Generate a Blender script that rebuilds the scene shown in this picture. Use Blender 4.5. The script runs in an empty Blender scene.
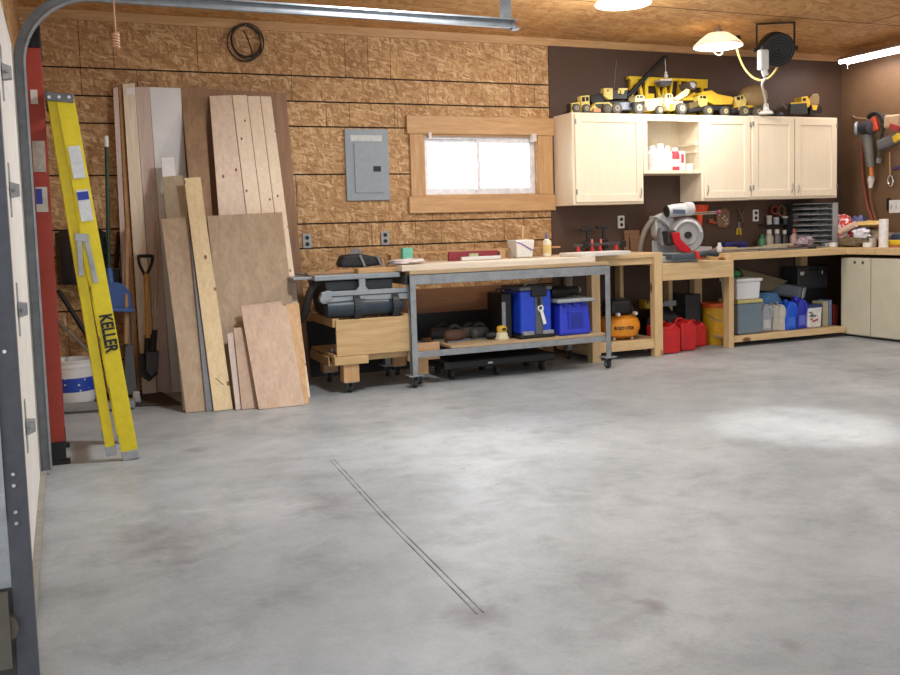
import bpy, bmesh, math, random
from mathutils import Vector, Matrix
random.seed(7)
SC = bpy.context.scene
COL = SC.collection
PI = math.pi
# ------------------------------------------------------------------ camera geometry (metres; X along the back wall, Y into the room, Z up)
CW = Matrix(((0.9204406949, 0.0589725966, -0.3864080226),
             (-0.3897453211, 0.0631207075, -0.9187569651),
             (-0.0297911361, 0.9962620183, 0.0810831615)))
FPX, CX, CY, CAM = 917.0, 450.0, 303.0, Vector((0, 0, 1.2))
def ray(px, py): return CW @ Vector((px - CX, -(py - CY), -FPX))
def at(px, py, X=None, Y=None, Z=None):
    d = ray(px, py)
    if X is not None: t = (X - CAM.x) / d.x
    elif Y is not None: t = (Y - CAM.y) / d.y
    else: t = (Z - CAM.z) / d.z
    return CAM + d * t
def P(px, py, Y): return at(px, py, Y=Y)
def lean(px, py, y0, s):            # point on a plane leaning away: Y = y0 + s * Z
    d = ray(px, py)
    t = (y0 + s * CAM.z) / (d.y - s * d.z)
    return CAM + d * t
V = Vector
# ------------------------------------------------------------------ mesh builder
class MB:
    def __init__(s): s.v = []; s.f = []
    def add(s, vs, fs):
        o = len(s.v); s.v += [Vector(q) for q in vs]; s.f += [tuple(o + i for i in f) for f in fs]; return s
    def box(s, x0, x1, y0, y1, z0, z1):
        return s.add([(x0,y0,z0),(x1,y0,z0),(x1,y1,z0),(x0,y1,z0),(x0,y0,z1),(x1,y0,z1),(x1,y1,z1),(x0,y1,z1)],
                     [(0,3,2,1),(4,5,6,7),(0,1,5,4),(1,2,6,5),(2,3,7,6),(3,0,4,7)])
    def cbox(s, c, sx, sy, sz, rz=0, rx=0, ry=0):
        R = Matrix.Rotation(rz,3,'Z') @ Matrix.Rotation(ry,3,'Y') @ Matrix.Rotation(rx,3,'X'); c = V(c)
        q = [(a,b,d) for d in (-.5,.5) for a,b in ((-.5,-.5),(.5,-.5),(.5,.5),(-.5,.5))]
        return s.add([c + R @ V((a*sx,b*sy,d*sz)) for a,b,d in q], [(0,3,2,1),(4,5,6,7),(0,1,5,4),(1,2,6,5),(2,3,7,6),(3,0,4,7)])
    def bar(s, p0, p1, w, t, side=(1,0,0)):   # bar from p0 to p1, width w along side, thickness t across
        p0, p1 = V(p0), V(p1); a = (p1-p0).normalized(); u = V(side); u = (u - a*u.dot(a)).normalized(); n = a.cross(u)
        q = [(-.5,-.5),(.5,-.5),(.5,.5),(-.5,.5)]
        vs = [p + u*i*w + n*j*t for p in (p0,p1) for i,j in q]
        return s.add(vs, [(3,2,1,0),(4,5,6,7),(0,1,5,4),(1,2,6,5),(2,3,7,6),(3,0,4,7)])
    def prism(s, pts, ext):                    # planar polygon (3-D points) extruded by vector ext
        pts = [V(p) for p in pts]; e = V(ext); n = len(pts)
        nn = sum(((pts[i]-pts[0]).cross(pts[(i+1)%n]-pts[0]) for i in range(1,n-1)), V())
        if nn.dot(e) > 0: pts.reverse()
        vs = pts + [p+e for p in pts]
        return s.add(vs, [tuple(range(n)), tuple(range(2*n-1,n-1,-1))] + [(i, n+i, n+(i+1)%n, (i+1)%n) for i in range(n)])
    def prof(s, poly, Y, d):                   # side profile at depth Y with real thickness d in +Y
        return s.prism([P(a,b,Y) for a,b in poly], (0,d,0))
    def cyl(s, p0, p1, r0, r1=None, n=20, caps=True):
        p0, p1 = V(p0), V(p1); r1 = r0 if r1 is None else r1
        a = (p1-p0).normalized(); u = a.orthogonal().normalized(); w = a.cross(u)
        vs = []
        for p, r in ((p0,r0),(p1,r1)):
            vs += [p + (u*math.cos(2*PI*i/n) + w*math.sin(2*PI*i/n))*r for i in range(n)]
        fs = [(i,(i+1)%n,n+(i+1)%n,n+i) for i in range(n)]
        if caps: fs += [tuple(range(n-1,-1,-1)), tuple(range(n,2*n))]
        return s.add(vs, fs)
    def lathe(s, prof, base, axis=(0,0,1), n=24, closed=True):
        base = V(base); a = V(axis).normalized(); u = a.orthogonal().normalized(); w = a.cross(u); m = len(prof)
        vs = [base + a*h + (u*math.cos(2*PI*i/n)+w*math.sin(2*PI*i/n))*max(r,1e-4) for r,h in prof for i in range(n)]
        fs = [(k*n+i, k*n+(i+1)%n, (k+1)*n+(i+1)%n, (k+1)*n+i) for k in range(m-1) for i in range(n)]
        if closed: fs += [tuple(range(n-1,-1,-1)), tuple((m-1)*n+i for i in range(n))]
        return s.add(vs, fs)
    def tube(s, pts, r, n=8, closed=False):
        pts = [V(p) for p in pts]; m = len(pts); vs = []; u = None
        for k in range(m):
            a = (pts[(k+1)%m]-pts[k-1]) if closed else (pts[min(k+1,m-1)]-pts[max(k-1,0)])
            a.normalize()
            if u is None: u = a.orthogonal().normalized()
            u = (u - a*u.dot(a)); u = u.normalized() if u.length > 1e-6 else a.orthogonal().normalized()
            w = a.cross(u)
            rr = r[k] if isinstance(r,(list,tuple)) else r
            vs += [pts[k] + (u*math.cos(2*PI*i/n)+w*math.sin(2*PI*i/n))*rr for i in range(n)]
        K = m if closed else m-1
        fs = [(k*n+i, k*n+(i+1)%n, ((k+1)%m)*n+(i+1)%n, ((k+1)%m)*n+i) for k in range(K) for i in range(n)]
        if not closed: fs += [tuple(range(n-1,-1,-1)), tuple((m-1)*n+i for i in range(n))]
        return s.add(vs, fs)
    def ball(s, c, rx, ry=None, rz=None, n=16, m=10):
        ry = rx if ry is None else ry; rz = rx if rz is None else rz; c = V(c)
        vs = [c+V((0,0,-rz))]
        for k in range(1,m):
            t = -PI/2 + PI*k/m
            vs += [c+V((rx*math.cos(t)*math.cos(2*PI*i/n), ry*math.cos(t)*math.sin(2*PI*i/n), rz*math.sin(t))) for i in range(n)]
        vs.append(c+V((0,0,rz)))
        fs = [(0,1+(i+1)%n,1+i) for i in range(n)]
        for k in range(m-2): fs += [(1+k*n+i,1+k*n+(i+1)%n,1+(k+1)*n+(i+1)%n,1+(k+1)*n+i) for i in range(n)]
        L = len(vs)-1; fs += [(L, 1+(m-2)*n+i, 1+(m-2)*n+(i+1)%n) for i in range(n)]
        return s.add(vs, fs)
    def lump(s, c, rx, ry, rz, amp=.25, n=14, m=9, seed=1):   # crumpled bag-like lump
        rnd = random.Random(seed); o = len(s.v); s.ball(c, rx, ry, rz, n, m); c = V(c)
        for i in range(o, len(s.v)):
            d = s.v[i]-c; k = 1 + rnd.uniform(-amp, amp*.6)
            s.v[i] = c + V((d.x*k, d.y*k, max(d.z*k, -rz)))
        return s
    def build(s, name, m, parent=None, base=None, bevel=0, smooth=False, subd=0):
        base = V(base) if base is not None else V()
        me = bpy.data.meshes.new(name); me.from_pydata([tuple(q-base) for q in s.v], [], s.f); me.materials.append(m)
        bm = bmesh.new(); bm.from_mesh(me); bmesh.ops.recalc_face_normals(bm, faces=bm.faces); bm.to_mesh(me); bm.free()
        o = bpy.data.objects.new(name, me); COL.objects.link(o)
        if parent is not None: o.parent = parent
        else: o.location = base
        if smooth:
            for p in me.polygons: p.use_smooth = True
            if subd:
                md = o.modifiers.new('subd','SUBSURF'); md.levels = subd; md.render_levels = subd
            md = o.modifiers.new('split','EDGE_SPLIT'); md.split_angle = math.radians(38)
        if bevel:
            md = o.modifiers.new('bevel','BEVEL'); md.width = bevel; md.segments = 2; md.limit_method = 'ANGLE'; md.angle_limit = math.radians(40)
        return o
def bez(p0, p1, p2, p3, n=16):
    p0,p1,p2,p3 = V(p0),V(p1),V(p2),V(p3)
    return [p0*(1-t)**3 + p1*3*t*(1-t)**2 + p2*3*t*t*(1-t) + p3*t**3 for t in [i/n for i in range(n+1)]]
class T:                                        # a thing: Empty at its base with parts
    def __init__(s, name, label, cat, base, group=None):
        s.base = V(base); s.o = bpy.data.objects.new(name, None); COL.objects.link(s.o); s.o.location = s.base
        s.o.empty_display_size = .05
        s.o['label'] = label; s.o['category'] = cat
        if group: s.o['group'] = group
    def part(s, name, mb, m, parent=None, label=None, bevel=0, smooth=False, subd=0):
        o = mb.build(name, m, parent or s.o, s.base, bevel, smooth, subd)
        if label: o['label'] = label
        return o
def one(name, mb, m, label, cat, base, group=None, **k):   # a thing that is one mesh
    o = mb.build(name, m, None, base, **k); o['label'] = label; o['category'] = cat
    if group: o['group'] = group
    return o
def struct(name, mb, m, **k):
    o = mb.build(name, m, **k); o['kind'] = 'structure'; return o
def text(thing, name, s, size, c, right, up, m, parent=None, ext=.0015, bold=.02, sx=1.0, fit=None):
    cu = bpy.data.curves.new(name,'FONT'); cu.body = s; cu.size = size; cu.align_x = 'CENTER'; cu.align_y = 'CENTER'; cu.extrude = ext; cu.offset = bold*size
    tmp = bpy.data.objects.new(name, cu); COL.objects.link(tmp)
    dg = bpy.context.evaluated_depsgraph_get(); me = bpy.data.meshes.new_from_object(tmp.evaluated_get(dg)); bpy.data.objects.remove(tmp)
    r = V(right).normalized(); u = V(up); u = (u-r*u.dot(r)).normalized(); n = r.cross(u); c = V(c)-thing.base
    fy = 1.0
    if fit:
        xs = [v.co.x for v in me.vertices]; ys = [v.co.y for v in me.vertices]
        sx = fit[0]/(max(xs)-min(xs)); fy = fit[1]/(max(ys)-min(ys)); mx, my = (max(xs)+min(xs))/2, (max(ys)+min(ys))/2
        for v in me.vertices: v.co.x -= mx; v.co.y -= my
    for v in me.vertices:
        q = v.co.copy(); q.y *= fy; v.co = c + r*q.x*sx + u*q.y + n*q.z
    me.materials.clear(); me.materials.append(m)
    o = bpy.data.objects.new(name, me); COL.objects.link(o); o.parent = parent or thing.o
    return o
# ------------------------------------------------------------------ materials
def srgb(r,g,b):
    f = lambda c: c/12.92 if c <= .04045 else ((c+.055)/1.055)**2.4
    return (f(r/255), f(g/255), f(b/255), 1)
class NT:
    def __init__(s, name):
        s.m = bpy.data.materials.new(name); s.m.use_nodes = True; s.t = s.m.node_tree; s.t.nodes.clear()
        s.out = s.n('ShaderNodeOutputMaterial'); s.b = s.n('ShaderNodeBsdfPrincipled'); s.l(s.b,0,s.out,0)
    def n(s, t, **k):
        q = s.t.nodes.new(t)
        for a,v in k.items(): setattr(q,a,v)
        return q
    def l(s, a, i, b, j): s.t.links.new(a.outputs[i], b.inputs[j])
    def coords(s, scale=(1,1,1), rot=(0,0,0)):
        c = s.n('ShaderNodeTexCoord'); mp = s.n('ShaderNodeMapping'); mp.inputs['Scale'].default_value = scale; mp.inputs['Rotation'].default_value = rot
        s.l(c,'Object',mp,0); return mp
    def noise(s, src, scale, detail=4, rough=.6, dist=0):
        q = s.n('ShaderNodeTexNoise'); q.inputs['Scale'].default_value = scale; q.inputs['Detail'].default_value = detail
        q.inputs['Roughness'].default_value = rough; q.inputs['Distortion'].default_value = dist
        if src is not None: s.l(src,0,q,'Vector')
        return q
    def ramp(s, src, i, stops):
        q = s.n('ShaderNodeValToRGB'); e = q.color_ramp.elements
        while len(e) < len(stops): e.new(.5)
        for k,(p,c) in enumerate(stops): e[k].position = p; e[k].color = c
        s.l(src,i,q,0); return q
    def mix(s, a, ai, b, bi, fac, fi=0, mode='MIX'):
        q = s.n('ShaderNodeMix', data_type='RGBA', blend_type=mode)
        for sock, src, si in ((6,a,ai),(7,b,bi),(0,fac,fi)):
            if isinstance(src,(int,float)): q.inputs[sock].default_value = src
            elif isinstance(src,tuple): q.inputs[sock].default_value = src
            else: s.t.links.new(src.outputs[si], q.inputs[sock])
        return q
    def bump(s, src, i, strength=.2, dist=.005):
        q = s.n('ShaderNodeBump'); q.inputs['Strength'].default_value = strength; q.inputs['Distance'].default_value = dist
        s.l(src,i,q,'Height'); s.l(q,0,s.b,'Normal')
    def set(s, **k):
        for a,v in k.items(): s.b.inputs[a].default_value = v
        return s
MC = {}
def paint(rgb, rough=.5, metal=0, var=.08, scale=20, **k):
    key = ('p',rgb,rough,metal,var,scale,tuple(k.items()))
    if key in MC: return MC[key]
    t = NT('paint_%d_%d_%d' % rgb); c = srgb(*rgb); mp = t.coords(); nz = t.noise(mp, scale)
    d = tuple(x*(1-var*2) for x in c[:3])+(1,); e = tuple(min(1,x*(1+var)) for x in c[:3])+(1,)
    rp = t.ramp(nz,0,[(.3,d),(.7,e)]); t.l(rp,0,t.b,'Base Color'); t.set(Roughness=rough, Metallic=metal)
    if k.get('trans'): t.set(**{'Transmission Weight':k['trans'], 'IOR':1.3})
    if k.get('bump'): t.bump(nz,0,k['bump'],.003)
    MC[key] = t.m; return t.m
def wood(c1, c2, axis='Z', scale=1.0, rough=.6, knots=0, contrast=1.0):
    key = ('w',c1,c2,axis,scale,rough,knots,contrast)
    if key in MC: return MC[key]
    t = NT('wood_grain'); a = {'X':0,'Y':1,'Z':2}[axis]; sc = [14*scale]*3; sc[a] = 1.1*scale
    info = t.n('ShaderNodeObjectInfo'); c = t.n('ShaderNodeTexCoord')
    mul = t.n('ShaderNodeMath', operation='MULTIPLY'); t.l(info,'Random',mul,0); mul.inputs[1].default_value = 37.0
    addv = t.n('ShaderNodeVectorMath', operation='ADD'); t.l(c,'Object',addv,0); t.l(mul,0,addv,1)
    mp = t.n('ShaderNodeMapping'); mp.inputs['Scale'].default_value = sc; t.l(addv,0,mp,0)
    nz = t.noise(mp, 2.2, 6, .65, .6)
    fine = t.noise(mp, 9, 3, .5)
    rp = t.ramp(nz,0,[(.3,srgb(*c2)),(.68,srgb(*c1))])
    rf = t.ramp(fine,0,[(.35,(.8,.8,.8,1)),(.65,(1,1,1,1))])
    mx = t.mix(rp,0,rf,0,.55 if contrast == 1.0 else contrast,mode='MULTIPLY')
    last, li = mx, 2
    if knots:
        s3 = [4.6]*3; s3[a] = 2.4
        m2 = t.n('ShaderNodeMapping'); m2.inputs['Scale'].default_value = s3; t.l(addv,0,m2,0)
        vo = t.n('ShaderNodeTexVoronoi'); vo.inputs['Scale'].default_value = knots; t.l(m2,0,vo,'Vector')
        kr = t.ramp(vo,'Distance',[(.07,(1,1,1,1)),(.12,(0,0,0,1))])
        mk = t.mix(mx,2,srgb(120,80,48),0,kr,0); last, li = mk, 2
    t.l(last,li,t.b,'Base Color'); t.set(Roughness=rough); t.bump(nz,0,.08,.003)
    MC[key] = t.m; return t.m
def osb(name, cols, plane='XZ', fl=1.0, rough=.7, isl=.12):
    t = NT(name); c = t.n('ShaderNodeTexCoord'); last = None
    rt = {'XZ':'Y_AXIS','XY':'Z_AXIS','YZ':'X_AXIS'}[plane]
    for k, ang in enumerate((.1, 1.45, .75, 2.3, 1.75, 2.9)):
        rot = t.n('ShaderNodeVectorRotate', rotation_type=rt); t.l(c,'Object',rot,'Vector'); rot.inputs['Angle'].default_value = ang
        mp = t.n('ShaderNodeMapping'); mp.inputs['Scale'].default_value = {'XZ':(9*fl,9,34*fl),'XY':(9*fl,34*fl,9),'YZ':(9,9*fl,34*fl)}[plane]; mp.inputs['Location'].default_value = (k*3.3,k*1.7,k*2.1); t.l(rot,0,mp,0)
        wob = t.noise(mp, 1.3, 2); ad = t.n('ShaderNodeVectorMath', operation='MULTIPLY_ADD'); t.l(wob,'Color',ad,0); ad.inputs[1].default_value = (.9,.9,.9); t.l(mp,0,ad,2)
        vo = t.n('ShaderNodeTexVoronoi'); vo.inputs['Scale'].default_value = 1.0; t.l(ad,0,vo,'Vector')
        sep = t.n('ShaderNodeSeparateColor'); t.l(vo,'Color',sep,0)
        m2 = t.n('ShaderNodeMapping'); m2.inputs['Scale'].default_value = {'XZ':(6,6,110),'XY':(6,110,6),'YZ':(6,6,110)}[plane]; t.l(rot,0,m2,0)
        gr = t.noise(m2, 1.0, 2)
        v = t.n('ShaderNodeMath', operation='MULTIPLY_ADD'); t.l(gr,0,v,0); v.inputs[1].default_value = .5
        hv = t.n('ShaderNodeMath', operation='MULTIPLY'); t.l(sep,0,hv,0); hv.inputs[1].default_value = .5; t.l(hv,0,v,2)
        if last is None: last, h = v, sep
        else:
            gt = t.n('ShaderNodeMath', operation='GREATER_THAN'); t.l(sep,1,gt,0); gt.inputs[1].default_value = .62
            mx = t.n('ShaderNodeMix', data_type='FLOAT'); t.l(gt,0,mx,0); t.l(last,0,mx,2); t.l(v,0,mx,3); last = mx
    half = last
    rp = t.ramp(half,0,[(.2,srgb(*cols[0])),(.4,srgb(*cols[1])),(.6,srgb(*cols[2])),(.82,srgb(*cols[3]))])
    geo = t.n('ShaderNodeNewGeometry'); ir = t.ramp(geo,'Random Per Island',[(0,(1-isl,1-isl,1-isl,1)),(1,(1,1,1,1))])
    big = t.noise(None, 1.3, 4); t.l(c,'Object',big,'Vector'); bg = t.ramp(big,0,[(.35,(.82,.8,.78,1)),(.65,(1,1,1,1))])
    a = t.mix(rp,0,ir,0,1.0,mode='MULTIPLY'); b = t.mix(a,2,bg,0,1.0,mode='MULTIPLY')
    t.l(b,2,t.b,'Base Color'); t.set(Roughness=rough); t.bump(half,0,.1,.003)
    return t.m
def emit(rgb, s):
    t = NT('lamp_glow'); t.set(**{'Base Color':srgb(*rgb),'Emission Color':srgb(*rgb),'Emission Strength':s}); return t.m
def concrete():
    t = NT('concrete'); mp = t.coords()
    n1 = t.noise(mp, .7, 6, .62, .5); n2 = t.noise(mp, 4.5, 6, .72, .3); n3 = t.noise(mp, 70, 2)
    m3 = t.coords((1,1.25,1),(0,0,.25)); n4 = t.noise(m3, 2.1, 8, .72, .4)
    r1 = t.ramp(n1,0,[(.3,srgb(152,157,161)),(.5,srgb(168,173,177)),(.68,srgb(188,192,195))])
    r2 = t.ramp(n2,0,[(.32,(.80,.80,.80,1)),(.58,(1,1,1,1))])
    r4 = t.ramp(n4,0,[(.3,(.68,.68,.675,1)),(.5,(1,1,1,1))])
    r3 = t.ramp(n3,0,[(.3,(.9,.9,.9,1)),(.7,(1,1,1,1))])
    a = t.mix(r1,0,r2,0,.85,mode='MULTIPLY'); b = t.mix(a,2,r4,0,.85,mode='MULTIPLY'); c = t.mix(b,2,r3,0,1.0,mode='MULTIPLY')
    last, li = c, 2
    for sc, r0, r1_, seed in ((1.1,.03,.10,0),(2.3,.012,.05,5.3)):       # oil spots
        mv = t.coords(); mv.inputs['Location'].default_value = (seed,seed*.7,0)
        wb = t.noise(mv, 7, 3); ad = t.n('ShaderNodeVectorMath', operation='MULTIPLY_ADD'); t.l(wb,'Color',ad,0); ad.inputs[1].default_value=(.12,.12,0); t.l(mv,0,ad,2)
        vo = t.n('ShaderNodeTexVoronoi'); vo.inputs['Scale'].default_value = sc; t.l(ad,0,vo,'Vector')
        kr = t.ramp(vo,'Distance',[(r0,(.5,.5,.5,1)),(r1_,(0,0,0,1))])
        d = t.mix(last,li,srgb(104,103,101),0,kr,0); last, li = d, 2
    for px, py, r, dk in ((655,608,.055,.9),(478,618,.11,.8),(332,503,.2,.45),(175,535,.28,.34),(150,550,.2,.3),(545,538,.05,.5),(618,634,.05,.35),(505,668,.06,.45),(536,432,.05,.5),(600,478,.08,.25),(515,598,.05,.4),(790,645,.04,.5),(745,493,.07,.3)):
        c = at(px,py,Z=0); vm = t.n('ShaderNodeVectorMath', operation='SUBTRACT'); t.l(mp,0,vm,0); vm.inputs[1].default_value = (c.x,c.y,0)
        vs = t.n('ShaderNodeVectorMath', operation='MULTIPLY'); t.l(vm,0,vs,0); vs.inputs[1].default_value = (1,.7,0)
        ln = t.n('ShaderNodeVectorMath', operation='LENGTH'); t.l(vs,0,ln,0)
        ad = t.n('ShaderNodeMath', operation='MULTIPLY_ADD'); t.l(n2,0,ad,0); ad.inputs[1].default_value = r*2.2; t.l(ln,'Value',ad,2)
        kr = t.ramp(ad,0,[(min(.9,r*1.1),(dk,dk,dk,1)),(min(.98,r*2.1),(0,0,0,1))])
        d = t.mix(last,li,srgb(112,108,108),0,kr,0); last, li = d, 2
    t.l(last,li,t.b,'Base Color')
    rr = t.ramp(n2,0,[(.3,(.52,.52,.52,1)),(.7,(.36,.36,.36,1))]); t.l(rr,0,t.b,'Roughness'); t.bump(n3,0,.05,.002)
    return t.m
def steel(rgb=(170,174,178), rough=.4, metal=.85):
    return paint(rgb, rough, metal, .12, 14)
def glass():
    t = NT('window_glass'); tr = t.n('ShaderNodeBsdfTransparent'); gl = t.n('ShaderNodeBsdfGlossy'); gl.inputs['Roughness'].default_value = .02
    fr = t.n('ShaderNodeFresnel'); mx = t.n('ShaderNodeMixShader'); t.l(fr,0,mx,0); t.l(tr,0,mx,1); t.l(gl,0,mx,2); t.l(mx,0,t.out,0); return t.m
OSBW = osb('osb_wall', [(160,116,74),(186,142,94),(208,166,116),(238,208,164)], 'XZ', 1.75)
OSBC = osb('osb_ceiling', [(186,134,80),(204,152,94),(216,168,110),(230,188,136)], 'XY', .7)
OSBL = osb('osb_side', [(160,116,74),(186,142,94),(208,166,116),(238,208,164)], 'YZ', 1.75)
HARD = paint((112,82,62), .55, 0, .06, 8)
HARDR = paint((120,93,68), .55, 0, .06, 6)
FIR = wood((212,172,124),(188,142,94),'X',1,.55)
FIRZ = wood((212,172,124),(188,142,94),'Z',1,.55)
FIRY = wood((212,172,124),(188,142,94),'Y',1,.55)
BEN = wood((230,200,152),(210,174,124),'X',1,.6,.8)
BENZ = wood((230,200,152),(210,174,124),'Z',1,.6,.8)
BENY = wood((230,200,152),(210,174,124),'Y',1,.6,.8)
MAPLE = wood((248,234,210),(244,229,202),'Z',.6,.5,0,.2)
MAPX = wood((248,230,200),(242,220,184),'X',.6,.5)
PINE = wood((250,232,208),(238,214,184),'Z',1,.6,2.6)
PINEP = wood((240,218,198),(222,196,172),'Z',1,.6,2.3)
PLY = wood((192,168,140),(168,142,114),'Z',.5,.65)
PLYX = wood((196,170,134),(172,142,104),'X',.5,.65)
PLYP = wood((212,184,160),(192,160,136),'Z',.5,.65)
BLACK = paint((16,16,18), .5); BLK2 = paint((42,42,46), .5); DARK = paint((60,58,58), .6)
GALV = steel((168,170,172), .5, .6); CARTM = steel((152,155,158), .5, .45); TRACKM = steel((146,150,154), .5, .5); STEEL = steel((140,146,152), .42, .7); CHROME = steel((215,215,218), .2, 1.0)
WHITE = paint((232,232,230), .45, 0, .03); CREAM = paint((222,216,200), .5, 0, .04)
RED = paint((196,34,36), .4); YEL = paint((236,196,30), .4); TOYY = paint((240,196,60), .4); BLUE = paint((30,66,190), .4)
RUB = paint((44,43,42), .8); TYRE = paint((92,88,84), .7); GREY = paint((140,142,144), .5)

def shade_mat():
    t = NT('white_translucent_shade'); t.set(**{'Base Color':srgb(240,234,224),'Roughness':.35})
    tr = t.n('ShaderNodeBsdfTranslucent'); tr.inputs[0].default_value = srgb(246,236,220); mx = t.n('ShaderNodeMixShader'); mx.inputs[0].default_value = .2
    t.l(t.b,0,mx,1); t.l(tr,0,mx,2); t.l(mx,0,t.out,0); return t.m
# ================================================================== THE SETTING
BW, RW, CE, LW = 7.5, 7.75, 2.9, -.19
floor = struct('floor', MB().box(-7, RW+.1, -6, BW+.1, -.12, 0), concrete())
cut = MB()
for dx in (0, .022):
    pts = [at(330,460,Z=0), at(380,515,Z=0), at(432,568,Z=0), at(477,614,Z=0)]
    for a, b in zip(pts, pts[1:]): cut.bar(a+V((dx,0,.0008)), b+V((dx,0,.0008)), .0045, .0016, (1,0,0))
cutm = cut.build('saw_cut_joint', paint((140,137,133), .8, 0, .35, 9), floor); cutm['label'] = 'thin dark double saw-cut line'
ceil = MB().box(-.4, RW+.1, -1.5, BW+.1, CE, CE+.1)
struct('ceiling', ceil, OSBC)
sm = MB()
for y in (1.3, 2.52, 3.74, 4.96, 6.18): sm.box(-.3, RW, y-.004, y+.004, CE-.002, CE+.001)
for k, y in enumerate((2.52, 3.74, 4.96, 6.18)):
    for x in (1.2+.6*(k%2), 3.64+.6*(k%2), 6.08+.6*(k%2)): sm.box(x-.004, x+.004, y-1.21, y, CE-.002, CE+.001)
bpy.data.objects['ceiling']
j = sm.build('sheet_joint', paint((70,44,26), .9), bpy.data.objects['ceiling']); j['kind'] = 'structure'
# back wall: strips of OSB on a dark backing, window hole
HX0, HX1, HZ0, HZ1 = 2.94, 4.066, 1.485, 2.02
rows = [2.885, 2.482, 2.276, 2.072, 1.68, 1.272, 1.07, .66, .26, 0.0]
w = MB(); rnd = random.Random(3)
for zt, zb in zip(rows, rows[1:]):
    x = LW
    while x < 4.2 - .02:
        x1 = min(4.2, x + rnd.choice((.2,.2,.24,.4,.4,.62,.8,1.2)))
        if 4.2 - x1 < .12: x1 = 4.2
        segs = [(x, x1, zb, zt)]
        if zb < HZ1 and zt > HZ0:
            segs = []
            if x < HX0: segs.append((x, min(x1,HX0), zb, zt))
            if x1 > HX1: segs.append((max(x,HX1), x1, zb, zt))
            if x1 > HX0 and x < HX1:
                a, b = max(x,HX0), min(x1,HX1)
                if zb < HZ0: segs.append((a,b,zb,HZ0))
                if zt > HZ1: segs.append((a,b,HZ1,zt))
        for a,b,c,d in segs:
            if b-a > .01 and d-c > .01: w.box(a+.0022, b-.0022, BW, BW+.012, c+.0062, d-.0062)
        x = x1
wb = struct('wall_back', w, OSBW)
bk = MB(); Y0, Y1 = BW+.012, BW+.14
bk.box(LW-.14, HX0, Y0, Y1, 0, CE).box(HX1, 4.2, Y0, Y1, 0, CE).box(HX0, HX1, Y0, Y1, 0, HZ0).box(HX0, HX1, Y0, Y1, HZ1, CE).box(4.2, RW+.14, Y0, Y1, 0, CE)
bk.build('wall_backing', paint((46,34,26), .9), wb)['kind'] = 'structure'
def pegmat(rgb):
    t = NT('pegboard_brown'); c = srgb(*rgb); mp = t.coords((39.4,39.4,39.4))
    fr = t.n('ShaderNodeVectorMath', operation='FRACTION'); t.l(mp,0,fr,0)
    sb = t.n('ShaderNodeVectorMath', operation='SUBTRACT'); t.l(fr,0,sb,0); sb.inputs[1].default_value = (.5,.5,.5)
    ml = t.n('ShaderNodeVectorMath', operation='MULTIPLY'); t.l(sb,0,ml,0); ml.inputs[1].default_value = (1,0,1)
    ln = t.n('ShaderNodeVectorMath', operation='LENGTH'); t.l(ml,0,ln,0)
    rp = t.ramp(ln,'Value',[(.1,tuple(x*.25 for x in c[:3])+(1,)),(.16,c)])
    nz = t.noise(t.coords(), 3); r2 = t.ramp(nz,0,[(.3,(.86,.86,.86,1)),(.7,(1,1,1,1))])
    mx = t.mix(rp,0,r2,0,1.0,mode='MULTIPLY'); t.l(mx,2,t.b,'Base Color'); t.set(Roughness=.55); return t.m
PEG = pegmat((88,66,54))
MB().box(4.203, RW, BW-.004, BW+.012, 0, 2.84).build('pegboard_panel', PEG, wb)['kind'] = 'structure'
struct('wall_right', MB().box(RW, RW+.14, .4, BW+.02, 0, CE), HARDR)
struct('trim_1', MB().box(LW, 4.2, BW-.02, BW+.005, 2.83, CE), FIR)
struct('trim_2', MB().box(4.2, RW, BW-.02, BW+.005, 2.835, CE), FIR)
# left wall beyond the garage door, and its header
DY0, DY1, DH = 2.62, 5.02, 2.14
wl = MB().box(LW-.14, LW, DY1+.02, BW+.1, 0, CE).box(LW-.14, LW, DY0-.02, DY1+.02, DH+.02, CE)
struct('wall_left', wl, OSBL)
# ---------------- garage door (closed, four white sections)
DW = paint((234,231,226), .5, 0, .05, 6)
d1 = bpy.data.objects.new('door_1', None); COL.objects.link(d1); d1.location = (-.15, (DY0+DY1)/2, 0); d1['kind'] = 'structure'
DX = -.165
JZ = [.03,.5,.945,1.39,1.82,2.15]
for k in range(5):
    z0 = JZ[k]
    q = MB().box(DX-.045, DX, DY0, DY1, z0+.002, JZ[k+1])
    q.build('door_section', DW, d1, d1.location, bevel=.001)
MB().box(DX-.05, DX+.025, DY0, DY1, .0, .035).build('bottom_seal', paint((150,146,138), .8), d1, d1.location)
for ty in (DY0+.02, DY1-.075):
    MB().box(DX, DX+.004, ty, ty+.055, .03, DH-.005).build('end_stile', GALV, d1, d1.location)
for zc in (.5, .945, 1.39, 1.82):
    for yc in (3.8,):
        hb = MB()
        hb.prism([(DX+.004,yc-.045,zc-.03),(DX+.034,yc-.02,zc-.022),(DX+.034,yc-.02,zc+.022),(DX+.004,yc-.045,zc+.03)], (0,.04,0))
        hb.box(DX, DX+.004, yc-.03, yc+.03, zc-.1, zc+.1)
        hb.cyl((DX+.02,yc-.05,zc),(DX+.02,yc+.05,zc),.006,n=8)
        o = hb.build('hinge', GALV, d1, d1.location, bevel=.001)
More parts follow.
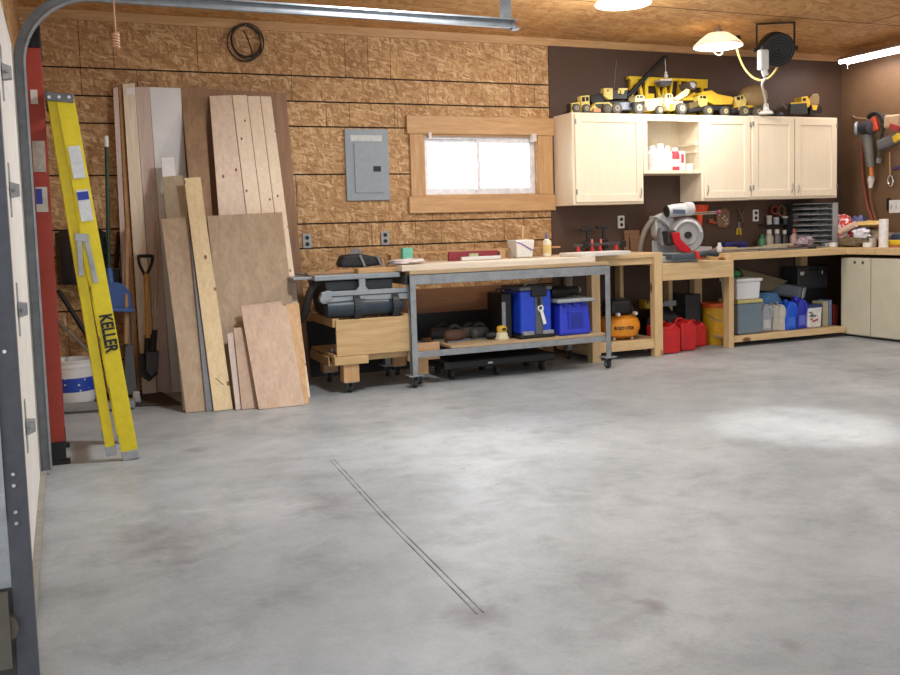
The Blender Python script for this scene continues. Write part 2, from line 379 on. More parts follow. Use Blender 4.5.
# ---------------- tracks
def track_path(r=.36, x=-.138, zt=2.43, xe=2.63):
    pts = [V((x,0,.02)), V((x,0,zt-r))]
    pts += [V((x+r-r*math.cos(a), 0, zt-r+r*math.sin(a))) for a in [PI/2*i/12 for i in range(1,13)]]
    return pts + [V((xe,0,zt))]
def track(name, Y, label, side, curve=True):
    t = T(name, label, 'door track', (-.115,Y,0), 'garage door tracks')
    pts = track_path()
    m = MB(); w, dp = .056, .03
    # U section: web towards the wall side of the curve, two lips; open towards the door (side = -1 / +1 in Y)
    prof = [(-w/2,0),(w/2,0),(w/2,dp),(w/2-.01,dp+.003),(w/2-.006,.004),(-w/2+.006,.004),(-w/2+.01,dp+.003),(-w/2,dp)]
    n = len(prof); vs = []; fs = []
    for k,p in enumerate(pts):
        a = (pts[min(k+1,len(pts)-1)]-pts[max(k-1,0)]).normalized(); nn = V((a.z,0,-a.x))
        vs += [p + nn*i + V((0,side*j + Y,0)) for i,j in prof]
    for k in range(len(pts)-1): fs += [(k*n+i,k*n+(i+1)%n,(k+1)*n+(i+1)%n,(k+1)*n+i) for i in range(n)]
    fs += [tuple(range(n)), tuple((len(pts)-1)*n+i for i in range(n-1,-1,-1))]
    m.add(vs, fs)
    rail = t.part('rail', m, TRACKM)
    for z in (.5,1.05,1.5,1.95):
        b = MB().box(LW+.002, -.112, Y-side*.004, Y-side*.0005, z-.035, z+.035).box(LW+.002, LW+.006, Y-side*.06, Y, z-.035, z+.035)
        bb = t.part('jamb_bracket', b, STEEL, bevel=.001)
        bo = MB()
        for dx in (-.15,-.128): bo.cyl((dx,Y-side*.012,z),(dx,Y-.0*side,z),.007,n=8)
        t.part('bolt', bo, CHROME, bb)
    h = MB().box(2.60,2.605,Y-side*.03,Y+side*.004,2.40,CE-.003).box(2.53,2.605,Y-side*.003,Y,2.40,CE-.003).box(2.60,2.64,Y-side*.01,Y+side*.055,2.392,2.402)
    t.part('hanger_angle', h, TRACKM)
    return t
track('garage_door_track', 5.1, 'galvanised garage door track curving up behind the ladders and along the ceiling', -1)
nt = T('door_track_post', 'dark steel near track of the garage door at the left frame edge', 'door track', (-.13,2.6,0), 'garage door tracks')
nx0, nx1 = -.172, -.121
m = MB().box(nx0, nx1, 2.597, 2.6, .02, 2.1).box(nx1-.003, nx1, 2.6, 2.65, .02, 2.1).box(nx0, nx0+.003, 2.6, 2.65, .02, 2.1)
nt.part('rail', m, paint((84,84,90), .5, .3, .1), bevel=.001)
nt.part('mounting_angle', MB().box(-.30, nx0, 2.601, 2.605, .3, 2.13).box(-.19,nx0,2.585,2.589,.48,2.13).box(-.304,-.30,2.601,2.66,.3,2.13), GALV)
nt.part('jamb_post', MB().box(-.34,-.19,2.62,2.72,0,2.13), paint((52,50,48),.7))
nt.part('lower_plate', MB().box(-.30,nx0,2.601,2.606,0,.3), paint((58,54,50),.6))
bo = MB()
for z in (.47,.50,.57,.6,.92,1.35): bo.cyl((-.15,2.59,z),(-.15,2.598,z),.005,n=8)
nt.part('bolt', bo, CHROME)
hm = MB()
for z in (.66,.7,.74,.78,1.02,1.06,1.1): hm.box(-.192,-.182,2.5845,2.5855,z-.008,z+.008)
nt.part('slot', hm, BLACK)
rb = MB().cyl((-.2,2.575,.2),(-.2,2.60,.2),.04,n=16).box(-.23,-.18,2.56,2.575,.1,.3)
nt.part('roller', rb, paint((92,84,74), .6))
# ---------------- window
wf = T('window_1','white framed sliding window', 'window', (3.5,7.55,1.485)); wf.o['kind'] = 'structure'
del wf.o['category'], wf.o['label']
VIN = paint((236,236,240), .35)
m = MB(); fy0, fy1 = 7.53, 7.60
for a,b,c,d in ((HX0,HX1,HZ0,HZ0+.035),(HX0,HX1,HZ1-.035,HZ1),(HX0,HX0+.035,HZ0+.035,HZ1-.035),(HX1-.035,HX1,HZ0+.035,HZ1-.035)): m.box(a,b,fy0,fy1,c,d)
wf.part('window_frame', m, VIN, bevel=.003)
xm = 3.49
for xa, xb, yy in ((HX0+.036, xm+.02, 7.57), (xm-.02, HX1-.036, 7.545)):
    s = MB(); za, zb = HZ0+.036, HZ1-.036
    for a,b,c,d in ((xa,xb,za,za+.03),(xa,xb,zb-.03,zb),(xa,xa+.03,za+.03,zb-.03),(xb-.03,xb,za+.03,zb-.03)): s.box(a,b,yy-.012,yy+.012,c,d)
    so = wf.part('sash', s, VIN, bevel=.002)
    wf.part('pane', MB().box(xa+.03,xb-.03,yy-.003,yy+.003,za+.03,zb-.03), glass(), so)
wf.part('latch', MB().box(xm-.012,xm+.012,7.52,7.533,1.72,1.78), VIN)
jm = MB().box(HX0-.001,HX0+.014,7.49,7.64,HZ0,HZ1).box(HX1-.014,HX1+.001,7.49,7.64,HZ0,HZ1).box(HX0,HX1,7.49,7.64,HZ1-.012,HZ1+.001).box(HX0,HX1,7.49,7.64,HZ0-.001,HZ0+.012)
wf.part('jamb_liner', jm, FIR)
struct('trim_3', MB().box(2.79,4.232,7.468,7.499,2.022,2.178), FIR, bevel=.004)
struct('trim_4', MB().box(2.79,4.232,7.468,7.499,1.338,1.484), FIR, bevel=.004)
struct('trim_5', MB().box(2.815,2.942,7.474,7.499,1.485,2.021), FIRZ, bevel=.004)
struct('trim_6', MB().box(4.064,4.215,7.474,7.499,1.485,2.021), FIRZ, bevel=.004)
for nm,cx in (('left',2.99),('right',4.02)):
    pass
br = T('blind_bracket','clear plastic blind bracket at the top left corner of window','bracket',(3.0,7.47,1.98),'blind brackets on the window')
br.part('clip', MB().box(2.985,3.015,7.46,7.5,1.985,2.035), paint((225,215,205),.3), bevel=.004)
b2 = T('blind_bracket','clear plastic blind bracket at the top right corner of window','bracket',(4.02,7.47,1.98),'blind brackets on the window')
b2.part('clip', MB().box(3.99,4.04,7.455,7.5,1.965,2.035), paint((225,215,205),.3), bevel=.004)
# ---------------- electric panel
ep = T('electrical_panel','grey steel electrical panel on OSB wall left of window','electrical panel',(2.427,7.48,1.456))
GP = paint((146,156,164), .45, .1, .04)
ep.part('box', MB().box(2.236,2.619,7.478,7.5,1.456,2.057), GP, bevel=.003)
dr = ep.part('door', MB().box(2.31,2.555,7.47,7.478,1.52,1.94), GP, bevel=.003)
ep.part('latch', MB().box(2.475,2.54,7.464,7.471,1.70,1.745), BLACK, dr)
ep.part('label_strip', MB().box(2.285,2.56,7.4755,7.479,1.955,2.005), paint((205,208,208), .6))
sc = MB()
for a,b in ((2.25,2.04),(2.605,2.04),(2.25,1.47),(2.605,1.47)): sc.cyl((a,7.474,b),(a,7.479,b),.006,n=8)
ep.part('screw', sc, GALV)
def outlet(px, py, lab, plate=WHITE, cat='outlet', name='wall_outlet'):
    c = P(px,py,BW-.006); t = T(name, lab, cat, (c.x,BW-.006,c.z-.06), 'wall outlets')
    t.part('plate', MB().box(c.x-.036,c.x+.036,BW-.014,BW-.002,c.z-.06,c.z+.06), plate, bevel=.003)
    for dz in (-.026,.026): t.part('receptacle', MB().cyl((c.x,BW-.018,c.z+dz),(c.x,BW-.012,c.z+dz),.017,n=14), BLACK)
outlet(307,241,'metal outlet plate on OSB wall beside the leaning lumber', GALV)
outlet(385,238,'metal outlet plate on OSB wall below the electrical panel', GALV)
outlet(621,222,'white outlet on brown pegboard behind the bench vacuum hose')
outlet(755.5,215.5,'white outlet on brown pegboard below the double-door cabinets')
# ================================================================== CEILING THINGS
LENS = emit((255,250,242), 14)
def high_bay(c, r, lab, lamp_w, kind='POINT'):
    t = T('hanging_lamp', lab, 'lamp', (c[0],c[1],CE), 'round shop lamps'); x,y,z = c
    pr = [(r,0),(r*.97,.02),(r*.72,.07),(r*.42,.115),(r*.2,.125)]
    sh = t.part('lamp_shade', MB().lathe(pr+[(r*.18,.119),(r*.4,.108),(r*.7,.063),(r*.95,.014),(r*.985,0)], (x,y,z), closed=False), shade_mat(), smooth=True)
    t.part('socket', MB().lathe([(.03,.118),(.045,.125),(.045,.15),(.03,.155)], (x,y,z)), paint((120,110,100),.4,.4), smooth=True)
    t.part('bulb_lens', MB().lathe([(r*.93,.012),(r*.93,.004),(r*.7,-.01),(r*.3,-.016),(.001,-.018)], (x,y,z), closed=False), LENS, smooth=True)
    t.part('hook', MB().tube([(x,y,z+.15),(x+.02,y,z+.17),(x+.02,y,z+.19),(x,y,CE)], .004, 6), STEEL)
    li = bpy.data.lights.new('lamp',kind)
    if kind == 'SPOT': li.spot_size = math.radians(168); li.spot_blend = .35
    li.shadow_soft_size = r*.5; li.energy = lamp_w; li.color = (1,.96,.9)
    o = bpy.data.objects.new('lamp_light', li); COL.objects.link(o); o.location = (x,y,z-.14)
    return t
L1 = at(623,4,Z=2.76)
high_bay(L1, .2, 'round bright shop lamp cut by the top edge of the photo', 55)
L2 = at(718,47,Z=2.715)
t2 = high_bay(L2, .215, 'round dome shop lamp hanging above the open cabinet shelf', 44, 'SPOT')
g = MB().tube(bez(L2+V((-.08,-.02,-.015)), L2+V((-.06,-.02,-.09)), L2+V((.05,-.02,-.1)), L2+V((.03,-.02,-.015)), 10), .006, 6)
t2.part('guard_wire', g, WHITE)
t2.part('switch', MB().cbox(L2+V((.17,-.05,.07)), .04,.04,.05), BLACK)
# fluorescent shop light along the right wall
fx, fz = 7.45, 2.78
ft = T('fluorescent_light','long white fluorescent shop light above the right wall bench','ceiling light',(fx,6.6,CE))
fy0, fy1 = 5.98, 7.2
ft.part('housing', MB().prism([(fx-.03,fy0,fz+.045),(fx+.03,fy0,fz+.045),(fx+.105,fy0,fz+.0),(fx+.1,fy0,fz-.004),(fx+.03,fy0,fz+.03),(fx-.03,fy0,fz+.03),(fx-.1,fy0,fz-.004),(fx-.105,fy0,fz)], (0,fy1-fy0,0)), paint((205,190,180),.4), bevel=.002)
for dx in (-.05,.05): ft.part('tube', MB().cyl((fx+dx,fy0+.02,fz-.012),(fx+dx,fy1-.02,fz-.012),.02,n=12), emit((255,240,236), 12), smooth=True)
for yy in (fy0+.2, fy1-.2): ft.part('hanger', MB().tube([(fx,yy,fz+.045),(fx,yy,CE)], .003, 6), STEEL)
ft.part('pull_chain', MB().tube([(fx-.03,fy1-.1,fz),(fx-.03,fy1-.1,fz-.09)], .003, 6), WHITE)
li = bpy.data.lights.new('fluor','AREA'); li.shape='RECTANGLE'; li.size=.12; li.size_y=1.15; li.energy=8; li.color=(1,.91,.82)
o = bpy.data.objects.new('fluorescent_glow', li); COL.objects.link(o); o.location=(fx,6.59,fz-.04)
# black fan on a yoke
fy = 6.38
fc = P(775.5,49,fy); R = .145
fn = T('ceiling_fan_heater','black round drum fan hanging from ceiling on a yoke above cabinets','fan',(fc.x,fy,CE))
ax = V((-.45,-.85,-.28)).normalized()
drum = MB().lathe([(R*.7,-.12),(R*.9,-.1),(R,-.04),(R,.08),(R*.96,.1),(R*.9,.1)], fc, ax, 28)
fn.part('housing', drum, BLACK, smooth=True)
gm = MB()
for k in range(1,6):
    rr = R*.9*k/5.5; u = ax.orthogonal().normalized(); w_ = ax.cross(u)
    gm.tube([fc+ax*.105+(u*math.cos(2*PI*i/24)+w_*math.sin(2*PI*i/24))*rr for i in range(24)], .004, 5, True)
fn.part('grille', gm, DARK)
side = ax.cross(V((0,0,1))).normalized()
ym = MB()
a0, a1 = fc+side*(R+.015), fc-side*(R+.015)
for a_ in (a0,a1): ym.bar(a_, V((a_.x,a_.y,CE-.012)), .035, .008, tuple(ax))
ym.bar(V((a0.x,a0.y,CE-.008)), V((a1.x,a1.y,CE-.008)), .035, .008, tuple(ax))
fn.part('yoke', ym, BLACK)
for a_ in (a0,a1): fn.part('knob', MB().cyl(a_-side*.02*(1 if a_ is a0 else -1), a_+side*.025*(1 if a_ is a0 else -1), .02), BLACK)
# white plug box hanging by the fan with its cord
pc = P(763,60,6.25)
pt = T('plug_box','white plug box hanging below the black fan on a cord','plug box',pc)
pt.part('case', MB().cbox(pc, .085,.06,.17), WHITE, bevel=.012)
pt.part('plug_end', MB().cyl(pc+V((.01,0,-.08)), pc+V((.03,0,-.13)), .026), WHITE)
c1 = P(766,113,7.12)
dc = MB().tube(bez(pc+V((.03,.0,-.15)), pc+V((.03,.1,-.2)), V((c1.x,c1.y,c1.z+.25)), V((c1.x,c1.y,2.235)), 14), .011, 8)
cd = T('white_power_cord','thick white cord dropping from plug box to cabinet top','cord',(c1.x,c1.y,2.215))
cd.part('cable', dc, WHITE, smooth=True)
cd.part('plug', MB().lathe([(.07,0),(.065,.02),(.03,.04),(.022,.1)], (c1.x,c1.y,2.217)), WHITE, smooth=True)
yc = MB().tube(bez(L2+V((.17,-.03,.03)), P(742,78,6.6), P(765,95,6.45), fc+V((0.02,-.02,-R*.9)), 18), .009, 8)
one('yellow_power_cord', yc, paint((232,206,120),.5), 'yellow cord looping from dome lamp to black fan', 'cord', tuple(L2+V((.17,-.03,.03))), smooth=True)
# pull cord with wound knot, cable coil on the OSB wall
hk = at(112,0,Y=4.9); kz = at(116,40,Y=4.9)
pt2 = T('pull_cord','thin orange pull cord with wound knot hanging near the garage door track','cord',(kz.x,4.9,CE))
pt2.part('string', MB().tube([(kz.x-.01,4.9,CE),(kz.x-.003,4.9,2.6),(kz.x,4.9,kz.z+.03)], .004, 6), paint((206,160,130),.8))
hh = MB()
hh.tube([V((kz.x+.014*math.cos(a), 4.9+.014*math.sin(a), kz.z+.035-a*.0022)) for a in [i*.5 for i in range(66)]], .0055, 6)
pt2.part('knot', hh, paint((214,168,136),.8), smooth=True)
cc = P(246,42,BW-.03); cm = MB()
for k in range(6):
    r = .125+.008*(k%3); ox = .016*math.sin(k*2.1); oz=.014*math.cos(k*1.7)
    cm.tube([V((cc.x+ox+r*math.cos(a)*.95, BW-.03+.006*(k%2)-.008*(k//3), cc.z+oz+r*math.sin(a))) for a in [2*PI*i/28 for i in range(28)]], .0045, 6, True)
ct = T('cable_coil','coil of black cable hanging high on OSB wall above lumber','cable coil',(cc.x,BW-.03,cc.z-.14))
ct.part('loops', cm, paint((62,48,40),.6), smooth=True)
ct.part('tie', MB().tube(bez(P(243,30,BW-.05),P(250,40,BW-.06),P(252,55,BW-.055),P(254,58,BW-.045),8), .006, 6), BLK2)
ct.part('nail', MB().cyl((cc.x,BW-.055,cc.z+.13),(cc.x,BW,cc.z+.125),.004), GALV)
# ================================================================== LEFT CORNER
# red ladder
RL = paint((176,66,50), .5, 0, .06); RLW = paint((228,226,220), .6)
rb = P(59,468,5.3); rt = P(31,28,5.3); rb.z = .06
rl = T('red_stepladder','tall red fibreglass ladder standing on edge behind garage door track','ladder',(rb.x,5.4,0))
u = (rt-rb).normalized()
for k,(dy) in enumerate((0, .42)):
    m = MB(); a, b = rb+V((0,dy,0)), rt+V((0,dy,0))
    m.bar(a, b, .078, .006); 
    for s_ in (-1,1): m.bar(a+V((s_*.036,.015,0)), b+V((s_*.036,.015,0)), .006, .03)
    rail = rl.part('rail', m, RL, bevel=.001)
    f = MB().bar(V((a.x,a.y,.002)), V((a.x,a.y,.12))+u*.0, .082, .03).box(a.x-.04,a.x+.06,a.y-.03,a.y+.03,0,.022)
    rl.part('foot', f, BLACK, rail, bevel=.004)
    rl.part('top_cap', MB().bar(b-u*.1, b+u*.015, .086, .03), BLACK, rail, bevel=.006)
    if k == 0:
        q = lambda z: a + (b-a)*((z-a.z)/(b.z-a.z)) + V((0,-.005,0))
        def dec(nm, z0, z1, w_, mat, dx=0, dy=0): rl.part(nm, MB().bar(q(z0)+V((dx,dy,0)), q(z1)+V((dx,dy,0)), w_, .004), mat, rail)
        dec('warning_label', P(40,172,5.3).z, P(38,141,5.3).z, .06, paint((196,190,180),.6,0,.15,60))
        dec('sticker', P(42,212,5.3).z, P(41,187,5.3).z, .056, RLW)
        dec('sticker_blue', P(42,204,5.3).z, P(41,189,5.3).z, .03, paint((60,76,190),.5), -.012, -.003)
        dec('torn_label', P(36,104,5.3).z, P(35,90,5.3).z, .034, RLW, -.006)
for z in [.32*k for k in range(1,7)]:
    a = rb + (rt-rb)*((z-rb.z)/(rt.z-rb.z))
    rl.part('rung', MB().cyl(a+V((0,.005,0)), a+V((0,.42,0)), .016, n=12), GALV, smooth=True)
# yellow ladder
YL = paint((226,204,24), .45, 0, .05); YLW = paint((214,218,220),.6,0,.08,60)
yl = T('yellow_stepladder','closed yellow fibreglass stepladder leaning beside the red ladder','ladder',(.25,5.3,0))
f0 = P(130.5,459,5.2); t0 = P(65.5,100,5.2); f0.z = .03
b0 = P(111,452,5.21); b1 = P(52.5,100,5.21)
u = (t0-f0).normalized()
for dy, first in ((0,True),(.46,False)):
    o_ = V((0,dy,0))
    m = MB().bar(f0+o_, t0+o_, .086, .006)
    for s_ in (-1,1): m.bar(f0+o_+V((s_*.04,.014,0)), t0+o_+V((s_*.04,.014,0)), .006, .028)
    rail = yl.part('front_rail', m, YL, bevel=.001)
    yl.part('foot', MB().bar(f0+o_-u*.028, f0+o_+u*.022, .09, .032), GALV, rail, bevel=.004)
    m = MB().bar(b0+o_+V((0,.01,0)), b1+o_+V((0,.01,0)), .05, .02)
    rr = yl.part('rear_rail', m, YL, bevel=.002)
    yl.part('rear_foot', MB().bar(b0+o_+V((0,.01,0))-u*.02, b0+o_+V((0,.01,0))+u*.03, .054, .028), GALV, rr, bevel=.003)
    if first:
        q = lambda px,py: f0 + u*((P(px,py,5.2)-f0).dot(u)) + V((0,-.006,0))
        for nm,y0_,y1_,mt in (('instruction_label',(75,146),(82,178),YLW),('safety_label',(80,190),(87,221),YLW)):
            rl_ = yl.part(nm, MB().bar(q(*y0_), q(*y1_), .06, .003), mt, rail)
        yl.part('blue_patch', MB().bar(q(80.5,192)+V((0,-.001,0)), q(82.5,200)+V((0,-.001,0)), .056, .003), paint((40,60,160),.5), rail)
        # lettering reads down the rail
        c = q(108.5,333) + V((0,-.001,0))
        text(yl, 'lettering', 'KELLER', .088, c, -u, V((1,0,0)), BLACK, rail, sx=.72, bold=.035)
        br1 = P(80,236,5.2)+V((0,-.014,0))
        for a,b in (((79,238),(81,276)),((86,238),(96,283))):
            yl.part('spreader', MB().bar(P(*a,5.19), P(*b,5.19), .026, .006), GALV, bevel=.004)
        yl.part('spreader_bracket', MB().bar(P(75,237,5.188), P(89,238,5.188), .04, .008, (0,0,1)), GALV, bevel=.002)
capm = MB(); tl = P(44,91,5.19); tr = P(74,94,5.19); bl = P(46,100,5.19); brr = P(74,103,5.19)
capm.prism([tl,tr,brr,bl], (0,.5,0))
yl.part('top_cap', capm, steel((122,124,128),.5,.6), bevel=.004)
bo = MB()
for px in (49,59,69): c = P(px,97,5.188); bo.cyl(c, c+V((0,.005,0)), .008, n=8)
yl.part('rivet', bo, CHROME)
for k in range(1,7):
    a = f0 + u*(.3*k)
    yl.part('step', MB().bar(a+V((0,.006,0)), a+V((0,.454,0)), .075, .022, (1,0,0)), GALV)
# dark flat sheet and grey channel bar on the floor
one('dark_floor_sheet', MB().prism([(-.12,7.0,.001),(-.12,7.44,.001),(.62,7.44,.001),(.72,6.72,.001),(.3,6.86,.001)],(0,0,.016)), paint((70,60,54),.8), 'dark brown flat sheet on the floor under the shovels', 'mat', (.2,7.1,0))
gb0, gb1 = at(58,407,Z=.05), at(135,402,Z=.05)
one('metal_channel', MB().bar(V((gb0.x,gb0.y,.042)), V((gb1.x,gb1.y,.042)), .07,.05,(0,1,0)), GALV, 'grey metal channel lying on floor in front of white bucket', 'metal bar', tuple(gb0*1), bevel=.003)
# white bucket with blue print
bc = P(75,398,7.12); bz = .018
bk_ = T('paint_bucket','white plastic bucket with blue printed band behind the red ladder','bucket',(bc.x,7.12,bz))
bk_.part('pail', MB().lathe([(.125,0),(.13,.01),(.143,.27),(.152,.272),(.152,.285),(.146,.287),(.148,.31),(.156,.312),(.156,.325),(.15,.325),(.138,.02),(.01,.018)], (bc.x,7.12,bz), closed=False, n=32), WHITE, smooth=True)
def bandmat():
    t = NT('blue_print'); mp = t.coords((18,18,18)); vo = t.n('ShaderNodeTexVoronoi'); vo.inputs['Scale'].default_value = 1.4; t.l(mp,0,vo,'Vector')
    rp = t.ramp(vo,'Distance',[(.16,srgb(232,232,235)),(.24,srgb(44,76,180))]); t.l(rp,0,t.b,'Base Color'); t.set(Roughness=.5); return t.m
bk_.part('printed_band', MB().lathe([(.142,.1),(.147,.2)], (bc.x,7.12,bz), closed=False, n=32), bandmat(), smooth=True)
bk_.part('label', MB().cbox((bc.x+.05,7.12-.128,bz+.15),.06,.004,.04,rz=.38), paint((30,40,60),.5))
# black snow shovel hung on wall
ss = T('snow_shovel','black plastic snow shovel hanging on the wall behind yellow ladder','shovel',(.1,7.4,.6))
def scoop(x0,x1,z0,z1,yb):
    m = MB(); n = 10; k = 5; vs=[]; fs=[]
    for i in range(n+1):
        for j_ in range(k+1):
            s_ = i/n*2-1; t_ = j_/k
            vs.append((x0+(x1-x0)*i/n, yb - .13*(1-s_*s_)*1.0 - .03*t_, z0+(z1-z0)*t_ + .04*(1-s_*s_)*(1 if t_>.5 else 0)))
    for i in range(n):
        for j_ in range(k): a=i*(k+1)+j_; fs.append((a,a+k+1,a+k+2,a+1))
    return m.add(vs,fs)
A, B = P(58,285,7.35), P(106,232,7.35)
sc_ = ss.part('scoop', scoop(A.x,B.x,A.z,B.z,7.42), paint((50,54,64),.2), smooth=True)
md = sc_.modifiers.new('thick','SOLIDIFY'); md.thickness = .008
for f_ in (.3,.7):
    x_ = A.x+(B.x-A.x)*f_
    ss.part('rib', MB().tube(bez((x_,7.33,A.z+.02),(x_+.02,7.26,A.z+.15),(x_+.02,7.26,B.z-.1),(x_+.05,7.34,B.z)), .01, 6), paint((52,56,66),.3), sc_)
ss.part('shaft', MB().tube([P(58,290,7.38),P(95,348,7.3)], .017, 10), BLACK, smooth=True)
one('steel_rod', MB().tube([P(54,318,7.36),P(94,356,7.0)], .012, 10), GALV, 'thin grey steel rod propped diagonally behind yellow ladder', 'rod', tuple(P(94,356,7.0)), smooth=True)
# long handled dustpan
dp = T('long_handled_dustpan','blue long-handled dustpan with dark green handle on OSB wall','dustpan',P(112,312,7.36))
dp.part('handle', MB().tube([P(106.5,145,7.3),P(109,272,7.22)], .014, 10), paint((30,70,50),.5), smooth=True)
dp.part('hanging_tip', MB().tube([P(106,136,7.305),P(106.5,147,7.3)], .017, 10), WHITE, smooth=True)
pn = [(103,284),(117,282),(124,285),(130,292),(134,312),(103,311)]
DPB = paint((60,100,168),.45)
pan = dp.part('pan', MB().prism([P(a,b,7.2) for a,b in pn],(0,.015,0)), DPB, bevel=.004)
dp.part('lip', MB().bar(P(103,309,7.16),P(134,310,7.16),.09,.03,(0,1,0)), DPB, pan, bevel=.006)
dp.part('neck', MB().cyl(P(109,268,7.225),P(110,284,7.21),.022,.03), DPB, smooth=True)
hb = T('hand_broom','short black-handled hand brush hanging beside the blue dustpan','brush',P(116,282,7.4))
hb.part('handle', MB().tube([P(119,232,7.45),P(116,268,7.43)],.016,8), BLACK, smooth=True)
hb.part('bristles', MB().cbox(P(115.5,280,7.44),.07,.05,.16), BLK2, bevel=.01)
# long tools in the corner
def tool(name, lab, cat, a, b, ya, yb, r, mat, shaft_end=None):
    base = P(b[0],b[1],yb); t = T(name, lab, cat, base, None)
    t.part('shaft', MB().tube([P(*a,ya),P(*b,yb)], r, 10), mat, smooth=True); return t
WH = wood((196,158,118),(172,132,92),'Z',1,.55); YH = wood((206,160,82),(184,136,60),'Z',1,.5)
tk = tool('garden_rake','brown wooden-handled rake standing left of the D-handle shovel','rake',(127,228),(126,344),7.3,7.15,.016,WH)
tk.part('head', MB().tube([P(126,344,7.2),P(126,372,7.15)],.014,8), BLK2)
hm = MB().bar(P(118,375,7.12),P(136,372,7.12),.03,.02,(0,0,1))
for k in range(7): a = P(118+k*3,374,7.12); hm.tube([a, a+V((0,-.02,-.07))], .004, 5)
tk.part('tines', hm, BLK2)
sv = tool('shovel','D-handle shovel with yellow wood shaft leaning against boards','shovel',(146,274),(148,338),7.18,7.1,.018,YH)
gh = MB().tube([P(139,256,7.18),P(152,256,7.18)],.013,8).tube(bez(P(138.5,255,7.18),P(138,268,7.18),P(144,270,7.18),P(145.5,278,7.18),8),.011,8).tube(bez(P(152.5,255,7.18),P(153,268,7.18),P(147,270,7.18),P(146,278,7.18),8),.011,8)
sv.part('grip', gh, BLACK, smooth=True)
sk = sv.part('socket', MB().cyl(P(148,335,7.125),P(148,356,7.08),.024,.03), BLACK, smooth=True)
sv.part('blade', MB().prism([P(139,354,7.1),P(157,353,7.1),P(158,374,7.05),P(149,382,7.03),P(139,375,7.05)],(0,.02,0)), BLACK, bevel=.004)
sp = tool('spade','spade with weathered grey shaft leaning right of the D-handle shovel','spade',(157,222),(155,330),7.17,7.03,.017,wood((178,160,142),(150,132,116),'Z',1,.6))
sp.part('socket', MB().cyl(P(155,328,7.055),P(152.5,352,7.0),.02,.026), BLACK, smooth=True)
sp.part('grip_band', MB().cyl(P(155.2,308,7.1),P(155.1,316,7.085),.019), WHITE)
sp.part('blade', MB().prism([P(146,352,7.0),P(159,351,7.0),P(158,370,6.97),P(152,377,6.96),P(146,371,6.97)],(0,.02,0)), BLK2, bevel=.004)
bs = T('boot_tray_clip','small white clip standing on the dark floor sheet','clip',P(136,394,6.9))
bs.part('clip', MB().cbox(V((P(136,392,6.9).x,6.9,.06)),.05,.04,.08), paint((170,168,164),.5), bevel=.01)
bs.part('arm', MB().cbox(V((P(132,398,6.9).x,6.9,.035)),.12,.03,.035), GREY, bevel=.005)
fs_ = MB().prism([P(125,346,7.05),P(133,344,7.05),P(137,392,6.95),P(124,396,6.95)],(0,.015,0))
one('scraper_blade', fs_, paint((84,88,94),.4,.4), 'grey steel scraper standing on the dark sheet behind yellow ladder', 'scraper', tuple(P(130,395,6.95)), bevel=.004)
# ================================================================== LEANING LUMBER
WGR = paint((228,227,226), .45, 0, .04, 4)
LAV = wood((216,196,184),(200,178,166),'Z',.5,.6)
ORG = wood((196,150,98),(172,124,76),'Z',1,.6)
WALN = wood((170,138,106),(144,112,84),'Z',.7,.65)
DKP = wood((166,128,98),(142,106,78),'Z',.6,.65)
GRN = wood((182,164,136),(160,142,114),'Z',.8,.65)
KNOT = wood((246,230,206),(230,208,180),'Z',1,.6,.8)
YPIN = wood((236,212,168),(218,190,144),'Z',1,.6,2.0)
def board(name, quad, y0, s, th, mat, lab, group='boards leaning on the back wall', cat='board'):
    pts = [lean(a,b,y0,s) for a,b in quad]
    nrm = V((0, 1, -s)).normalized()
    zmin = min(p.z for p in pts)
    if zmin < .004:
        for p in pts:
            if p.z < .02: p.z = max(p.z, .003); p.y = y0 + s*p.z
    m = MB().prism(pts, nrm*th)
    lo = min(p.z for p in pts)
    if lo > .05: pass
    for i,q in enumerate(m.v):
        if q.z < .002: m.v[i].z = .002
    b = sum(pts, V())/len(pts)
    return one(name, m, mat, lab, cat, (b.x, y0, 0), group, bevel=.0012)
def fl(px, y0):      # pixel row where a plane base meets the floor, given column
    lo, hi = 340, 430
    for _ in range(40):
        mid = (lo+hi)/2
        if at(px, mid, Z=0).y > y0: lo = mid
        else: hi = mid
    return lo
S = .416
def Q(tlx,tly,trx,try_,brx,blx,y0): return [(tlx,tly),(trx,try_),(brx,fl(brx,y0)),(blx,fl(blx,y0))]
board('plywood_sheet', Q(180,87,286,93,311,196,7.33), 7.33, .05, .012, DKP, 'large dark brown plywood sheet upright against the wall behind pine boards', cat='plywood sheet')
board('board', Q(113,88,118,87,133,128,7.28), 7.28, .06, .02, LAV, 'narrow pinkish board leftmost of the leaning lumber')
board('board', Q(118.6,86,122,85,140.5,134.5,7.29), 7.29, .06, .02, ORG, 'thin orange-brown strip second from left in the leaning lumber')
board('board', Q(122.6,84,134.5,83,157,142.5,7.26), 7.26, .06, .02, KNOT, 'tall pale board with white corner labels at left of lumber')
board('board', Q(135,87,149,87,171.5,158,7.28), 7.28, .06, .02, LAV, 'pinkish-grey tall board between pale board and white melamine board')
board('melamine_board', Q(149.3,87,180.5,88,201,172,7.28), 7.28, .06, .018, WGR, 'wide white-grey melamine board in the leaning lumber')
board('board', Q(181.5,97,204,97,226,209.5,6.54), 6.54, S-.02, .02, WALN, 'dark brown weathered plank beside white melamine board')
board('board', Q(209.5,96,231.5,95,269,234,6.50), 6.50, S-.02, .02, PINEP, 'wide pinkish pine board right of the dark weathered plank')
board('board', Q(232.2,95,246.5,95,285,270,6.50), 6.50, S-.02, .02, PINE, 'knotty pale pine board third from right in the tall row')
board('board', Q(247.2,96,259.8,96,297.5,285.6,6.50), 6.50, S-.02, .02, PINE, 'narrow pale pine board second from right in the tall row')
